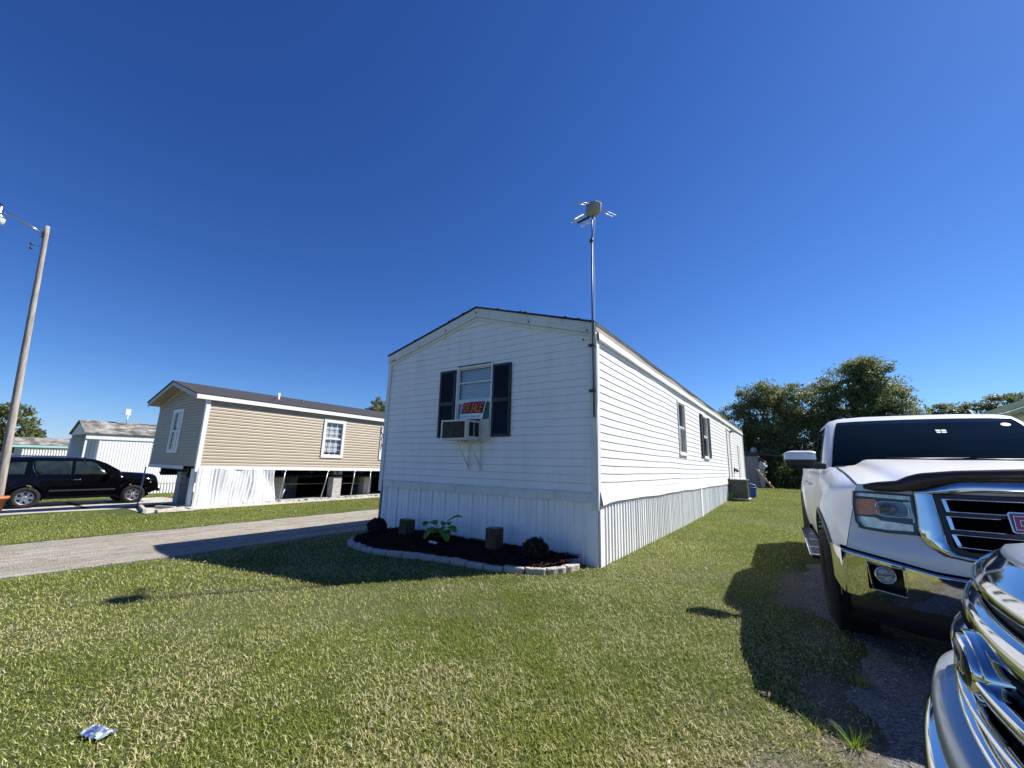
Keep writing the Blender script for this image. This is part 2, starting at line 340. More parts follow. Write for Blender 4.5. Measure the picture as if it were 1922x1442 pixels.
def lawn_material():
    m = bpy.data.materials.new('lawn_soil'); m.use_nodes = True; nt = m.node_tree; N = nt.nodes; L = nt.links; b = N['Principled BSDF']
    b.inputs['Roughness'].default_value = .95; b.inputs['Specular IOR Level'].default_value = .1
    g = N.new('ShaderNodeNewGeometry'); a = N.new('ShaderNodeAttribute'); a.attribute_name = 'bare'
    def noise(s, d=6, r=.6):
        n = N.new('ShaderNodeTexNoise'); n.inputs['Scale'].default_value = s; n.inputs['Detail'].default_value = d; n.inputs['Roughness'].default_value = r; L.new(g.outputs['Position'], n.inputs['Vector']); return n.outputs['Fac']
    def mr(x, a0, a1):
        q = N.new('ShaderNodeMapRange'); q.inputs[1].default_value = a0; q.inputs[2].default_value = a1; L.new(x, q.inputs[0]); return q.outputs[0]
    def mix(f, A, B):
        q = N.new('ShaderNodeMix'); q.data_type = 'RGBA'; L.new(f, q.inputs['Factor'])
        for k, v in (('A', A), ('B', B)):
            if isinstance(v, tuple): q.inputs[k].default_value = (*v, 1)
            else: L.new(v, q.inputs[k])
        return q.outputs['Result']
    green = mix(mr(noise(22), .35, .65), (.035, .052, .012), (.095, .115, .035))
    green = mix(mr(noise(.8), .45, .7), green, (.095, .12, .035))
    soil = mix(mr(noise(35), .3, .7), (.10, .085, .065), (.26, .23, .19))
    L.new(mix(a.outputs['Fac'], green, soil), b.inputs['Base Color'])
    bp = N.new('ShaderNodeBump'); bp.inputs['Strength'].default_value = .8; bp.inputs['Distance'].default_value = .03; L.new(noise(60), bp.inputs['Height']); L.new(bp.outputs['Normal'], b.inputs['Normal'])
    return m
M['lawn'] = lawn_material()
struct(np_mesh('ground', np.stack([GX, GY, GZ], -1), grid_faces(*GX.shape), M['lawn'], attr={'bare': bare(GX, GY).ravel()}))
def asphalt(name, c1, c2, c3, stain):
    m = bpy.data.materials.new(name); m.use_nodes = True; nt = m.node_tree; N = nt.nodes; L = nt.links; b = N['Principled BSDF']
    b.inputs['Roughness'].default_value = .92; b.inputs['Specular IOR Level'].default_value = .2; g = N.new('ShaderNodeNewGeometry')
    def ns(s, r=.6, d=7, vec=None):
        n = N.new('ShaderNodeTexNoise'); n.inputs['Scale'].default_value = s; n.inputs['Detail'].default_value = d; n.inputs['Roughness'].default_value = r; L.new(vec or g.outputs['Position'], n.inputs['Vector']); return n.outputs['Fac']
    def rm(x, a, c, col):
        r = N.new('ShaderNodeValToRGB'); r.color_ramp.elements[0].position = a; r.color_ramp.elements[0].color = (*col[0], 1); r.color_ramp.elements[1].position = c; r.color_ramp.elements[1].color = (*col[1], 1); L.new(x, r.inputs[0]); return r.outputs['Color']
    mp = N.new('ShaderNodeMapping'); mp.inputs['Scale'].default_value = (3, .35, 1); L.new(g.outputs['Position'], mp.inputs['Vector'])
    v = N.new('ShaderNodeTexVoronoi'); v.inputs['Scale'].default_value = 75; L.new(g.outputs['Position'], v.inputs['Vector'])
    base = rm(v.outputs['Color'], .1, .9, (c1, c2))
    def mix(f, a, c, bl='MIX'):
        q = N.new('ShaderNodeMix'); q.data_type = 'RGBA'; q.blend_type = bl; L.new(f, q.inputs['Factor']); L.new(a, q.inputs['A'])
        if isinstance(c, tuple): q.inputs['B'].default_value = (*c, 1)
        else: L.new(c, q.inputs['B'])
        return q.outputs['Result']
    def mr(x, a, c, hi=1.):
        q = N.new('ShaderNodeMapRange'); q.inputs[1].default_value = a; q.inputs[2].default_value = c; q.inputs[4].default_value = hi; L.new(x, q.inputs[0]); return q.outputs[0]
    col = mix(mr(ns(1.2, vec=mp.outputs[0]), .4, .7, .7), base, c3)
    col = mix(mr(ns(.9, .7, vec=mp.outputs[0]), .52, .70, .65), col, stain)
    col = mix(mr(ns(4.5, .75), .50, .68, .6), col, tuple(c * .55 for c in c1))
    col = mix(mr(ns(2.2, .8, vec=mp.outputs[0]), .54, .60, .45), col, tuple(min(1, c * 1.15) for c in c2))
    mp2 = N.new('ShaderNodeMapping'); mp2.inputs['Scale'].default_value = (1.15, .06, 1); L.new(g.outputs['Position'], mp2.inputs['Vector'])
    col = mix(mr(ns(1.0, .5, 3, vec=mp2.outputs[0]), .45, .62, .45), col, tuple(c * .75 for c in c1))
    L.new(col, b.inputs['Base Color'])
    bp = N.new('ShaderNodeBump'); bp.inputs['Strength'].default_value = .9; bp.inputs['Distance'].default_value = .012; L.new(v.outputs['Distance'], bp.inputs['Height']); L.new(bp.outputs['Normal'], b.inputs['Normal'])
    return m
M['old_asphalt'] = asphalt('worn_asphalt', (.17, .152, .120), (.48, .445, .375), (.31, .285, .235), (.30, .22, .13))
M['gravel'] = asphalt('gravel_asphalt', (.07, .07, .068), (.24, .235, .225), (.15, .145, .14), (.24, .22, .19))
def sheet(name, xe0, xe1, ys, mat, off=.012, nx=14):
    P = []
    for y in ys:
        a, b = float(xe0(y)), float(xe1(y)); xs = np.linspace(a, b, nx); z = gz(xs, y) + off; z[0] -= off + .02; z[-1] -= off + .02
        P.append(np.stack([xs, np.full(nx, y), z], 1))
    P = np.array(P); return struct(np_mesh(name, P, grid_faces(*P.shape[:2]), mat))
sheet('driveway', lambda y: -10.9 + .1 * vnoise(y * 2, y, 1.5, 2) + 2.5 * float(smooth(8.2, 9.4, y)), drive_edge_l, np.arange(-9, 9.4, .15), M['old_asphalt'])
sheet('gravel_drive', drive_edge_r, lambda y: 5.4, np.arange(-6, 7.5, .1), M['gravel'], nx=24)
sheet('parking_pad', lambda y: -27.2, lambda y: -17.3 + .15 * math.sin(y * 2), np.arange(.4, 4.4, .2), M['concrete'], off=.02)
sheet('parking_apron', lambda y: -27.2, lambda y: -22.6, np.arange(4.4, 8.0, .2), M['concrete'], off=.02)
# ------------------------------------------------------------------ grass blades
def make_grass(n):
    k = .42; r0, r1 = 1.5, 46.
    u = rng.random(n); r = (r0 ** k + u * (r1 ** k - r0 ** k)) ** (1 / k)
    th = math.radians(124.7) + np.radians(rng.uniform(-66, 66, n))
    x = r * np.cos(th); y = r * np.sin(th)
    keep = ~blocked(x + np.where(x > -5, rng.normal(0, .07, n), rng.normal(0, .05, n)), y) & ~((x > -6.75) & (x < -2.2) & (y > 5.24)) & ~bed_inside(x, y) & (rng.random(n) > bare(x, y) * .93) & (y > -3)
    keep &= ~((x < -27.5) & (y < 30)) | (r > 20)
    x, y, r = x[keep], y[keep], r[keep]; n = len(x)
    h = rng.uniform(.014, .032, n) * (1 + .22 * vnoise(x, y, .7, 4)) * (1 + .03 * r); wd = rng.uniform(.0024, .0046, n) * np.maximum(1, r / 4.2) ** .85
    dry = rng.random(n) < (.24 + .36 * vnoise(x, y, .8, 9) + .26 * vnoise(x, y, 2.4, 2) + .12 * vnoise(x, y, 6., 2)) * smooth(13, 4.5, r) * (1 - .8 * smooth(-1.9, -.6, x) * smooth(3, 6, y)) + .05
    flat = np.where(dry, rng.uniform(.55, 1.45, n), rng.uniform(.2, 1.15, n))       # lean from vertical
    az = rng.uniform(0, 2 * PI, n); dx, dy = np.cos(az), np.sin(az); px, py = -dy, dx
    tw = rng.uniform(-.5, .5, n)
    z0 = gz(x, y) - .004; zz = rng.uniform(0, .02, n) * dry
    V = np.zeros((n, 5, 3), np.float32)
    def pt(i, t, wk):
        ang = flat * np.where(dry, .85 + .15 * t, t ** .7); L = h * t
        cx = x + dx * np.sin(ang) * L; cy = y + dy * np.sin(ang) * L; cz = z0 + zz + np.cos(ang) * L
        return cx, cy, np.maximum(cz, z0 + .004)
    for i, (t, sgn) in enumerate([(0, -1), (0, 1), (.55, 1), (.55, -1), (1, 0)]):
        cx, cy, cz = pt(i, t, 1); ww = wd * .5 * (1 if t < .3 else .85)
        V[:, i, 0] = cx + px * ww * sgn; V[:, i, 1] = cy + py * ww * sgn; V[:, i, 2] = cz + tw * ww * sgn
    base = np.arange(n, dtype=np.int32)[:, None] * 5
    F = np.concatenate([base + np.array([0, 1, 2]), base + np.array([0, 2, 3]), base + np.array([3, 2, 4])], 0)
    g = np.clip(rng.random(n) * .7 + .25 * (vnoise(x, y, .6, 6) + .2) + .12, .0, 1.)
    tint = np.where(dry, 1.2 + rng.random(n) * .8, g)
    o = np_mesh('lawn_grass', V, F, M['blade'], attr={'tint': np.repeat(tint, 5)})
    return tag(o, 'mown lawn of mixed green and straw coloured blades around the mobile homes', 'grass', kind='stuff')
def blade_mat():
    m = bpy.data.materials.new('grass_blade'); m.use_nodes = True; nt = m.node_tree; N = nt.nodes; L = nt.links; b = N['Principled BSDF']
    b.inputs['Roughness'].default_value = .6; b.inputs['Specular IOR Level'].default_value = .12
    a = N.new('ShaderNodeAttribute'); a.attribute_name = 'tint'; q = N.new('ShaderNodeMapRange'); q.inputs[2].default_value = 2.; L.new(a.outputs['Fac'], q.inputs[0])
    r = N.new('ShaderNodeValToRGB'); e = r.color_ramp.elements; e[0].position = 0; e[0].color = (.100, .150, .024, 1); e[1].position = 1; e[1].color = (.66, .60, .38, 1)
    for p, c in ((.25, (.25, .29, .055)), (.5, (.46, .455, .13)), (.6, (.47, .42, .18)), (.8, (.57, .51, .27))):
        x = e.new(p); x.color = (*c, 1)
    L.new(q.outputs[0], r.inputs[0]); L.new(r.outputs[0], b.inputs['Base Color'])
    t = N.new('ShaderNodeBsdfTranslucent'); L.new(r.outputs[0], t.inputs['Color']); ms = N.new('ShaderNodeMixShader'); ms.inputs[0].default_value = .38
    L.new(b.outputs[0], ms.inputs[1]); L.new(t.outputs[0], ms.inputs[2]); L.new(ms.outputs[0], N['Material Output'].inputs['Surface']); return m
M['blade'] = blade_mat()
make_grass(GRASS_N)
# ------------------------------------------------------------------ wall builders (o: origin, h: horizontal unit, n: outward normal)
UP = Vector((0, 0, 1))
def siding(mb, o, h, n, length, z0, z1f, e, lip=.013, holes=(), seed=1, wob=.0, dutch=False, seg=.6, seams=True, x0f=None, x1f=None, zref=None):
    rnd = random.Random(seed); o = Vector(o); h = Vector(h); n = Vector(n)
    ph = [rnd.uniform(0, 6) for _ in range(6)]
    def wb(x, z): return wob * (math.sin(x * 1.3 + ph[0]) + .7 * math.sin(x * 2.9 + ph[1] + z) + .5 * math.sin(x * .55 + ph[2]))
    def pt(x, z, d): return o + h * x + n * (d + .4 * abs(wb(x + 3, z))) + UP * (z + wb(x, z * .4))
    z = z0; k = 0; seam = []
    zmax = max(z1f(x) for x in np.linspace(0, length, 41))
    while z < zmax - .01:
        zb = z + e
        if k % 2 == 0: seam = sorted(rnd.uniform(.8, length - .8) for _ in range(1 if length < 6 else 4)) if (seams and rnd.random() < .6) else []
        mid = z + e / 2
        # allowed x span where wall exists at course (gable clip)
        spans = [(0., length)]
        for (a, b, za, zc) in holes:
            if za < mid < zc:
                ns = []
                for s in spans:
                    if b <= s[0] or a >= s[1]: ns.append(s); continue
                    if a > s[0]: ns.append((s[0], a))
                    if b < s[1]: ns.append((b, s[1]))
                spans = ns
        for (a, b) in spans:
            m = max(1, int(round((b - a) / seg))); xs = sorted(set([a + (b - a) * i / m for i in range(m + 1)] + [s for s in seam if a + .1 < s < b - .1]))
            A = []; 
            for x in xs:
                zt = z1f(x); za = min(z, zt); zc = min(zb, zt)
                A.append((x, za, zc))
            for (p, q) in zip(A, A[1:]):
                if p[2] - p[1] < 1e-4 and q[2] - q[1] < 1e-4: continue
                ex = .003 * (sum(1 for s in seam if s <= p[0] + 1e-6) % 2)
                if dutch:
                    prof = [(0, .0), (0, lip), (.55, lip * .95), (.8, lip * .35), (1, .001)]
                else:
                    prof = [(0, -.006), (.0, lip * .45), (.055, lip), (.94, .002), (1, -.006)]
                rows = []
                for (t, d) in prof:
                    rows.append([pt(p[0], lerp(p[1], p[2], t), d + ex), pt(q[0], lerp(q[1], q[2], t), d + ex)])
                mb.grid(rows, sm=False)
                if ex and abs(min((abs(s - p[0]) for s in seam), default=9)) < 1e-6:
                    mb.quad(pt(p[0], p[1], 0), pt(p[0], p[1], lip + ex), pt(p[0], p[2], ex + .001), pt(p[0], p[2], 0))
        z = zb; k += 1
def ribs(mb, o, h, n, length, zb, zt, prof, period, wob=0., mi=0, seed=3):
    """vertical ribbed sheet; prof = [(dx, depth)...] repeated"""
    rnd = random.Random(seed); o = Vector(o); h = Vector(h); n = Vector(n); cols = []; x = 0.
    while x < length - 1e-4:
        sc = 1 + rnd.uniform(-.12, .12) * (1 if wob else 0)
        for dx, d in prof:
            xx = x + dx * period * sc
            if xx > length: break
            cols.append((xx, d + rnd.uniform(-wob, wob)))
        x += period * sc
    cols.append((length, 0.))
    P = []
    for (x, d) in cols:
        a, b = zb(x), zt(x); lean = rnd.uniform(-wob, wob)
        P.append([o + h * (x + lean) + n * (d + .35 * rnd.uniform(-wob, wob)) + UP * a, o + h * x + n * (d + .3 * lean) + UP * lerp(a, b, .5), o + h * x + n * d + UP * b])
    mb.grid(P, mi, sm=False)
def rect_frame(mb, x0, x1, z0, z1, w, M4, d0, d1, mi=0, wb=None, wt=None):
    wb = w if wb is None else wb; wt = w if wt is None else wt
    for (a, b, c, d) in ((x0, x0 + w, z0, z1), (x1 - w, x1, z0, z1), (x0 + w, x1 - w, z0, z0 + wb), (x0 + w, x1 - w, z1 - wt, z1)):
        mb.box(a, b, d0, d1, c, d, mi, M=M4, bev=.003)
def wall_matrix(o, h, n):
    """local x along the wall, local y outward, local z up"""
    h = Vector(h); n = Vector(n); return Matrix(((h.x, n.x, 0, o[0]), (h.y, n.y, 0, o[1]), (h.z, n.z, 1, o[2]), (0, 0, 0, 1)))
def text_obj(body, size, ext, mat, parent, M4, name, shear=0, bold=0., sx=1.):
    cu = bpy.data.curves.new(name, 'FONT'); cu.body = body; cu.size = size; cu.extrude = ext; cu.shear = shear; cu.offset = bold
    cu.align_x = 'CENTER'; cu.align_y = 'CENTER'; cu.resolution_u = 3
    t = bpy.data.objects.new('tmp_text', cu); C.objects.link(t); dg = bpy.context.evaluated_depsgraph_get()
    me = bpy.data.meshes.new_from_object(t.evaluated_get(dg)); bpy.data.objects.remove(t); bpy.data.curves.remove(cu)
    me.name = name; me.transform(M4 @ Matrix.Scale(sx, 4, (1, 0, 0))); me.materials.clear(); me.materials.append(mat)
    o = bpy.data.objects.new(name, me); C.objects.link(o); o.parent = parent; return o
# ================================================================== WHITE HOME
HX, HY = -2.238, 5.267
TILT = -.0088
home = thing('mobile_home', 'long white lap sided mobile home with black shutters and a gable facing the lawn', 'mobile home', (HX, HY, 0), (TILT, 0, 0))
W_ = 4.44; L_ = 18.25
hH, hN = Vector((-1, 0, 0)), Vector((0, -1, 0))     # front wall: x runs to the left seen from outside -> mirrored
def ztop_front(x):      # x measured from right corner leftwards
    return lerp(3.20, 3.86, x / 2.19) if x < 2.19 else lerp(3.86, 3.28, (x - 2.19) / (W_ - 2.19))
ZB = .93; EX = .1125
# front wall in local coords (origin right corner)
win_f = (1.80, 2.60, 1.70, 2.93)
mb = MB(); siding(mb, (-.02, 0, 0), (-1, 0, 0), (0, -1, 0), W_ - .04, ZB, ztop_front, EX, .011, [(1.83, 2.57, 1.73, 2.90)], 5, .0012, seg=.37)
mb.build('front_wall', M['white_siding'], home)
win_s = [(4.72, 5.45, 1.62, 2.86, False), (7.72, 8.46, 1.62, 2.86, True)]
door_s = (12.55, 13.4, .97, 2.90)
mb = MB(); siding(mb, (0, .02, 0), (0, 1, 0), (1, 0, 0), L_ - .04, ZB + .02, lambda x: 3.10, .1125, .0105, [(a + .03, b - .03, c + .03, d - .03) for a, b, c, d, _ in win_s] + [door_s], 9, .006, seg=.5, seams=False)
mb.build('side_wall', M['white_siding'], home)
mb = MB(); siding(mb, (-W_, 0, 0), (0, 1, 0), (-1, 0, 0), L_, ZB + .02, lambda x: 3.24, .1125, .014, (), 4, .003, seg=1.5, seams=False)
siding(mb, (-W_, L_, 0), (1, 0, 0), (0, 1, 0), W_, ZB, lambda x: ztop_front(W_ - x), .1125, .014, (), 6, .0, seg=.4, seams=False)
mb.build('rear_walls', M['white_siding'], home)
# inner dark liner so that openings look into rooms
mb = MB(); mb.box(-W_ + .12, -.30, .30, L_ - .12, .8, 3.1); mb.build('interior', M['room'], home)
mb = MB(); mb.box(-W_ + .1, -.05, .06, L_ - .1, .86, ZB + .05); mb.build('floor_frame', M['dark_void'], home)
# corner trims
def corner(mb, x, y, sx, sy, z0, z1, w=.075, t=.017):
    mb.next(); L = [(x + sx * t, y + sy * t), (x - sx * w, y + sy * t), (x - sx * w, y), (x, y), (x, y - sy * w), (x + sx * t, y - sy * w)]
    mb.prism(L, lambda a, b: (a, b, z0), lambda a, b: (a, b, z1))
mb = MB(); corner(mb, .012, -.012, 1, -1, .70, 3.22, .085); corner(mb, -W_ - .012, -.012, -1, -1, .72, 3.26, .075); corner(mb, .012, L_ + .012, 1, 1, .78, 3.14, .07)
mb.build_each('corner_trim', M['old_white_trim'], home)
# bottom trims
mb = MB()
for i in range(12):
    a = .08 + i * (W_ - .16) / 12; b = .08 + (i + 1) * (W_ - .16) / 12; dz = .006 * math.sin(i * 1.9)
    mb.add([(-a, -.019, .80 + dz), (-b, -.019, .80 + dz), (-b, -.014, .912 + dz), (-a, -.014, .912 + dz), (-a, -.028, .915 + dz), (-b, -.028, .915 + dz), (-b, -.016, .935 + dz), (-a, -.016, .935 + dz)], [(0, 1, 2, 3), (3, 2, 5, 4), (4, 5, 6, 7)])
mb.box(-2.5, -2.496, -.024, -.015, .80, .912)
mb.build('starter_strip', M['old_white_trim'], home)
mb = MB(); P = []
ys = np.linspace(.03, 11.9, 50)
for y in ys:
    d = .012 * math.sin(y * 1.7) + .008 * math.sin(y * 4.1); dr = -.035 * math.exp(-y / .35)
    P.append([(.024, y, .955 + d * .3), (.035, y, .94 + d * .3), (.052 + .02 * math.exp(-y / .3), y, .80 + dr + d * .5), (.030, y, .795 + dr + d * .5)])
mb.grid(P, sm=False); P = []
for y in np.linspace(12.3, L_, 12): P.append([(.024, y, .955), (.035, y, .94), (.05, y, .81), (.03, y, .805)])
mb.grid(P, sm=False); mb.build('side_flashing', M['white_trim'], home)
# front skirt
ZG = lambda x: gz1(HX - x, HY) - .08
mb = MB()
ribs(mb, (-.05, .03, 0), (-1, 0, 0), (0, -1, 0), W_ - .1, ZG, lambda x: .88, [(0, 0), (.03, .022), (.26, .022), (.29, 0), (.33, .0), (.36, .010), (.40, 0), (.56, 0), (.60, .010), (.64, 0), (.97, 0)], .30, .0)
mb.box(-.16, .005, -.006, .06, -.08, .86)
mb.box(-W_ + .08, -W_ + .14, -.002, .06, -.35, .84)
mb.build('front_skirt', M['skirt_metal'], home)
mb = MB()
ribs(mb, (.012, .10, 0), (0, 1, 0), (1, 0, 0), 11.9, lambda y: gz1(HX, HY + y) - .1, lambda y: .84, [(0, 0), (.18, .016), (.5, .016), (.68, 0), (.98, 0)], .112, .002)
mb.box(.012, .034, .01, .10, -.08, .84); mb.box(.03, .045, 6.75, 6.92, -.1, .82)
mb.build('side_skirt', M['skirt_metal'], home)
mb = MB(); ribs(mb, (-.02, 12.35, 0), (0, 1, 0), (1, 0, 0), L_ - 12.4, lambda y: gz1(HX, HY + 12 + y) - .1, lambda y: .84, [(0, 0), (.18, .02), (.5, .02), (.68, 0)], .112)
ribs(mb, (-W_, 0, 0), (0, 1, 0), (-1, 0, 0), L_, lambda y: -.5, lambda y: .84, [(0, 0), (.18, .02), (.5, .02), (.68, 0)], .15)
mb.build('rear_skirt', M['skirt_metal'], home)
# roof, rake boards
mb = MB()
ov = .02
for (a, b, t0, t1, d0, d1) in ((0, 2.19, 0, 0, 0, 0), (2.19, W_, 0, 0, 0, 0)):
    pass
def rake(mb, lo, hi, y0, y1, m=0):
    for (xa, xb) in ((-.03, 2.19), (2.19, W_ + .03)):
        za, zb2 = (3.20 if xa < 0 else 3.87), (3.87 if xb < 2.2 else 3.285)
        if xa < 0: za = 3.195
        mb.add([(-xa, y0, za + lo), (-xb, y0, zb2 + lo), (-xb, y0, zb2 + hi), (-xa, y0, za + hi), (-xa, y1, za + lo), (-xb, y1, zb2 + lo), (-xb, y1, zb2 + hi), (-xa, y1, za + hi)],
               [(0, 1, 2, 3), (4, 5, 6, 7), (0, 1, 5, 4), (3, 2, 6, 7), (0, 3, 7, 4), (1, 2, 6, 5)], m)
rake(mb, -.075, .085, -.052, .0); rake(mb, -.135, -.08, -.030, .0); rake(mb, -.02, -.01, -.058, -.052)
mb.build('rake_board', M['old_white_trim'], home)
mb = MB(); rake(mb, .088, .112, -.075, L_ + .05)
rr = random.Random(3)
for i in range(9):     # curled shingle edges on the gable
    x = rr.uniform(.2, W_ - .1); z = (lerp(3.20, 3.87, x / 2.19) if x < 2.19 else lerp(3.87, 3.285, (x - 2.19) / (W_ - 2.19))) + .112
    mb.box(-x - .05, -x + .05, -.082, .1, -.012, .003, M=Matrix.Translation((0, 0, z)) @ Matrix.Rotation(0, 4, 'Y'))
mb.build('shingle_roof', M['shingle'], home)
mb = MB(); P = []
for y in np.linspace(-.05, L_, 60):
    d = .004 * math.sin(y * 2.3) + .003 * math.sin(y * 5)
    P.append([(.03 + d, y, 3.285), (.045 + d, y, 3.27), (.045 + d, y, 3.235)])
mb.grid(P, sm=False); mb.build('drip_edge', M['black_steel'], home)
mb = MB(); P = []
for y in np.linspace(-.05, L_, 60):
    d = .005 * math.sin(y * 1.9) + .003 * math.sin(y * 5)
    P.append([(.040 + d, y, 3.24), (.040 + d, y, 3.165), (.028 + d, y, 3.16), (.028 + d, y, 3.15)])
mb.grid(P, sm=False); mb.build('eave_fascia', M['dark_soffit'], home)
mb = MB(); P = []
for y in np.linspace(-.0, L_, 60):
    d = .006 * math.sin(y * 1.3 + 1) + .003 * math.sin(y * 6)
    P.append([(.024, y, 3.155), (.052 + d, y, 3.15), (.058 + d, y, 3.05), (.05 + d, y, 3.035), (.01, y, 3.045)])
mb.grid(P, sm=False); mb.build('eave_trim', M['white_trim'], home)
mb = MB()
for x, z in ((.10, 3.19), (.16, 3.06), (1.1, 3.5), (2.19, 3.87), (2.9, 3.66), (3.6, 3.46), (W_ - .1, 3.27), (W_ - .16, 3.27)):
    mb.next(); mb.lathe([(0, 0), (.014, 0), (.014, .008), (0, .010)], 8, M=Matrix.Translation((-x, -.052, z)) @ Matrix.Rotation(PI, 4, 'Z'))
mb.build_each('screw', M['black_steel'], home)
# front window
def window(parent, M4, w, h, frame=.035, sash=.5, name='window', blind=True, grid=None, depth=.05, proud=.024, fmat='old_white_trim', curt=False, bfrac=0., rail2=None):
    """M4: origin at lower-left (seen from outside x to the right is +x of M4)"""
    win = MB(); rect_frame(win, 0, w, 0, h, frame, M4, -.02, proud)
    wo = win.build(name, M[fmat], parent)
    s = MB(); zs = h * sash
    s.box(frame, w - frame, -.010, .014, zs - .018, zs + .018, M=M4, bev=.002)
    rect_frame(s, frame, w - frame, frame, zs - .018, .022, M4, -.012, .006); rect_frame(s, frame, w - frame, zs + .018, h - frame, .018, M4, -.024, -.006)
    if rail2: s.box(frame + .018, w - frame - .018, -.024, -.004, h * rail2 - .012, h * rail2 + .012, M=M4)
    s.build('sash', M[fmat], wo)
    g = MB(); 
    for (a, b, y) in ((frame + .02, zs - .02, -.004), (zs + .02, h - frame - .018, -.018)):
        g.add([M4 @ Vector(p) for p in ((frame, y, a), (w - frame, y, a), (w - frame, y, b), (frame, y, b))], [(0, 1, 2, 3)])
    g.build('pane', M['glass'], wo, fix=False)
    if blind:
        b = MB(); z = frame + bfrac * h; nsl = int((h * (1 - bfrac) - .06) / .025)
        if curt:
            P = []
            for i in range(60):
                x = lerp(.03, w - .03, i / 59); y = -.09 + .012 * math.sin(i * 1.1)
                P.append([M4 @ Vector((x, y, z)), M4 @ Vector((x, y, h - .03))])
            b.grid(P)
        else:
            for i in range(nsl):
                zz = z + i * .025; b.add([M4 @ Vector(p) for p in ((.04, -.062, zz), (w - .05, -.062, zz), (w - .05, -.078, zz + .023), (.04, -.078, zz + .023))], [(0, 1, 2, 3)])
        b.build('blind', M['curtain'] if curt else M['blind'], wo)
    bk = MB(); bk.add([M4 @ Vector(p) for p in ((.01, -.14, .01), (w - .01, -.14, .01), (w - .01, -.14, h - .01), (.01, -.14, h - .01), (.01, -.02, .01), (w - .01, -.02, .01), (w - .01, -.02, h - .01), (.01, -.02, h - .01))], [(0, 1, 2, 3), (0, 1, 5, 4), (1, 2, 6, 5), (2, 3, 7, 6), (3, 0, 4, 7)])
    bk.build('reveal', M['room'], wo)
    if grid:
        q = MB(); nx, nz = grid
        for hz0, hz1, y in ((frame, zs - .018, .0), (zs + .018, h - frame, -.012)):
            for i in range(1, nx): x = lerp(frame, w - frame, i / nx); q.box(x - .007, x + .007, y - .006, y + .004, hz0, hz1, M=M4)
            for i in range(1, nz): z = lerp(hz0, hz1, i / nz); q.box(frame, w - frame, y - .005, y + .003, z - .007, z + .007, M=M4)
        q.build('muntin', M[fmat], wo)
    return wo
Mf = wall_matrix((-2.60, 0, 1.70), (1, 0, 0), (0, -1, 0))
wf = window(home, Mf, .80, 1.23, .035, .50, bfrac=.02, rail2=.765)
mb = MB(); mb.box(-2.62, -1.78, -.034, -.002, 1.678, 1.70, bev=.003); mb.build('sill', M['old_white_trim'], wf)
def shutter(parent, M4, w, h):
    s = MB(); fw = .045
    rect_frame(s, 0, w, 0, h, fw, M4, .012, .040); s.box(fw, w - fw, .012, .040, h * .47, h * .47 + .06, M=M4)
    for (a, b) in ((fw, h * .47), (h * .47 + .06, h - fw)):
        n = int((b - a) / .03)
        for i in range(n):
            z = a + (b - a) * i / n
            s.add([M4 @ Vector(p) for p in ((fw, .034, z), (w - fw, .034, z), (w - fw, .018, z + .032), (fw, .018, z + .032), (fw, .018, z), (w - fw, .018, z))], [(0, 1, 2, 3), (4, 5, 1, 0)])
    s.box(.01, w - .01, .008, .013, .01, h - .01, M=M4)
    return s.build('shutter', M['shutter'], parent)
shutter(home, wall_matrix((-1.795, 0, 1.70), (1, 0, 0), (0, -1, 0)), .37, 1.19)
shutter(home, wall_matrix((-2.985, 0, 1.70), (1, 0, 0), (0, -1, 0)), .375, 1.19)
# side windows / door  (x along +y, outward +x): from outside, +x of the frame runs along -y -> use h=(0,1,0) mirrored is fine
for (a, b, c, d, sh) in win_s:
    Ms = wall_matrix((0, a, c), (0, 1, 0), (1, 0, 0)); wo = window(home, Ms, b - a, d - c, .04, .5, curt=True, bfrac=.1, proud=.03)
    q = MB(); q.box(-.02, b - a + .02, 0, .045, -.035, 0, M=Ms); q.build('sill', M['old_white_trim'], wo)
    if sh:
        shutter(home, wall_matrix((.006, a - .36, c + .02), (0, 1, 0), (1, 0, 0)), .34, 1.22); shutter(home, wall_matrix((.006, b + .02, c + .02), (0, 1, 0), (1, 0, 0)), .34, 1.22)
    else:
        q = MB()
        for i in range(3): q.next(); q.box(.12 + i * .2, .15 + i * .2, .02, .035, .05, .62, M=Ms)
        q.build_each('screen_bar', M['galv'], wo)
Md = wall_matrix((0, door_s[0], door_s[2]), (0, 1, 0), (1, 0, 0))
mb = MB(); dw, dh = door_s[1] - door_s[0], door_s[3] - door_s[2]; mb.box(.05, dw - .05, -.03, .018, .03, dh - .05, M=Md, bev=.004)
for (a, b) in ((.15, .80), (.95, 1.75)): rect_frame(mb, .16, dw - .16, a, b, .03, Md, .018, .026)
dr = mb.build('door', M['white_trim'], home)
mb = MB(); rect_frame(mb, 0, dw, -.02, dh, .05, Md, -.02, .04); mb.build('door_frame', M['old_white_trim'], dr)
mb = MB(); mb.lathe([(0, 0), (.03, 0), (.012, .02), (.012, .04), (.03, .055), (.025, .08), (0, .085)], 14, M=Md @ Matrix.Translation((dw - .12, .018, .95))); mb.next(); mb.lathe([(0, 0), (.025, 0), (.025, .02), (0, .022)], 12, M=Md @ Matrix.Translation((dw - .12, .018, 1.12)))
mb.build_each('door_knob', M['chrome_dull'], dr)
mb = MB(); mb.box(-.06, .06, .02, .06, -.05, .05, M=Md @ Matrix.Translation((1.15, 0, dh - .05))); mb.tube([Md @ Vector((1.15, .05, dh - .05)), Md @ Vector((1.15, .14, dh - .02)), Md @ Vector((1.15, .16, dh - .09))], .03, 8)
mb.build('porch_light', M['black'], home)
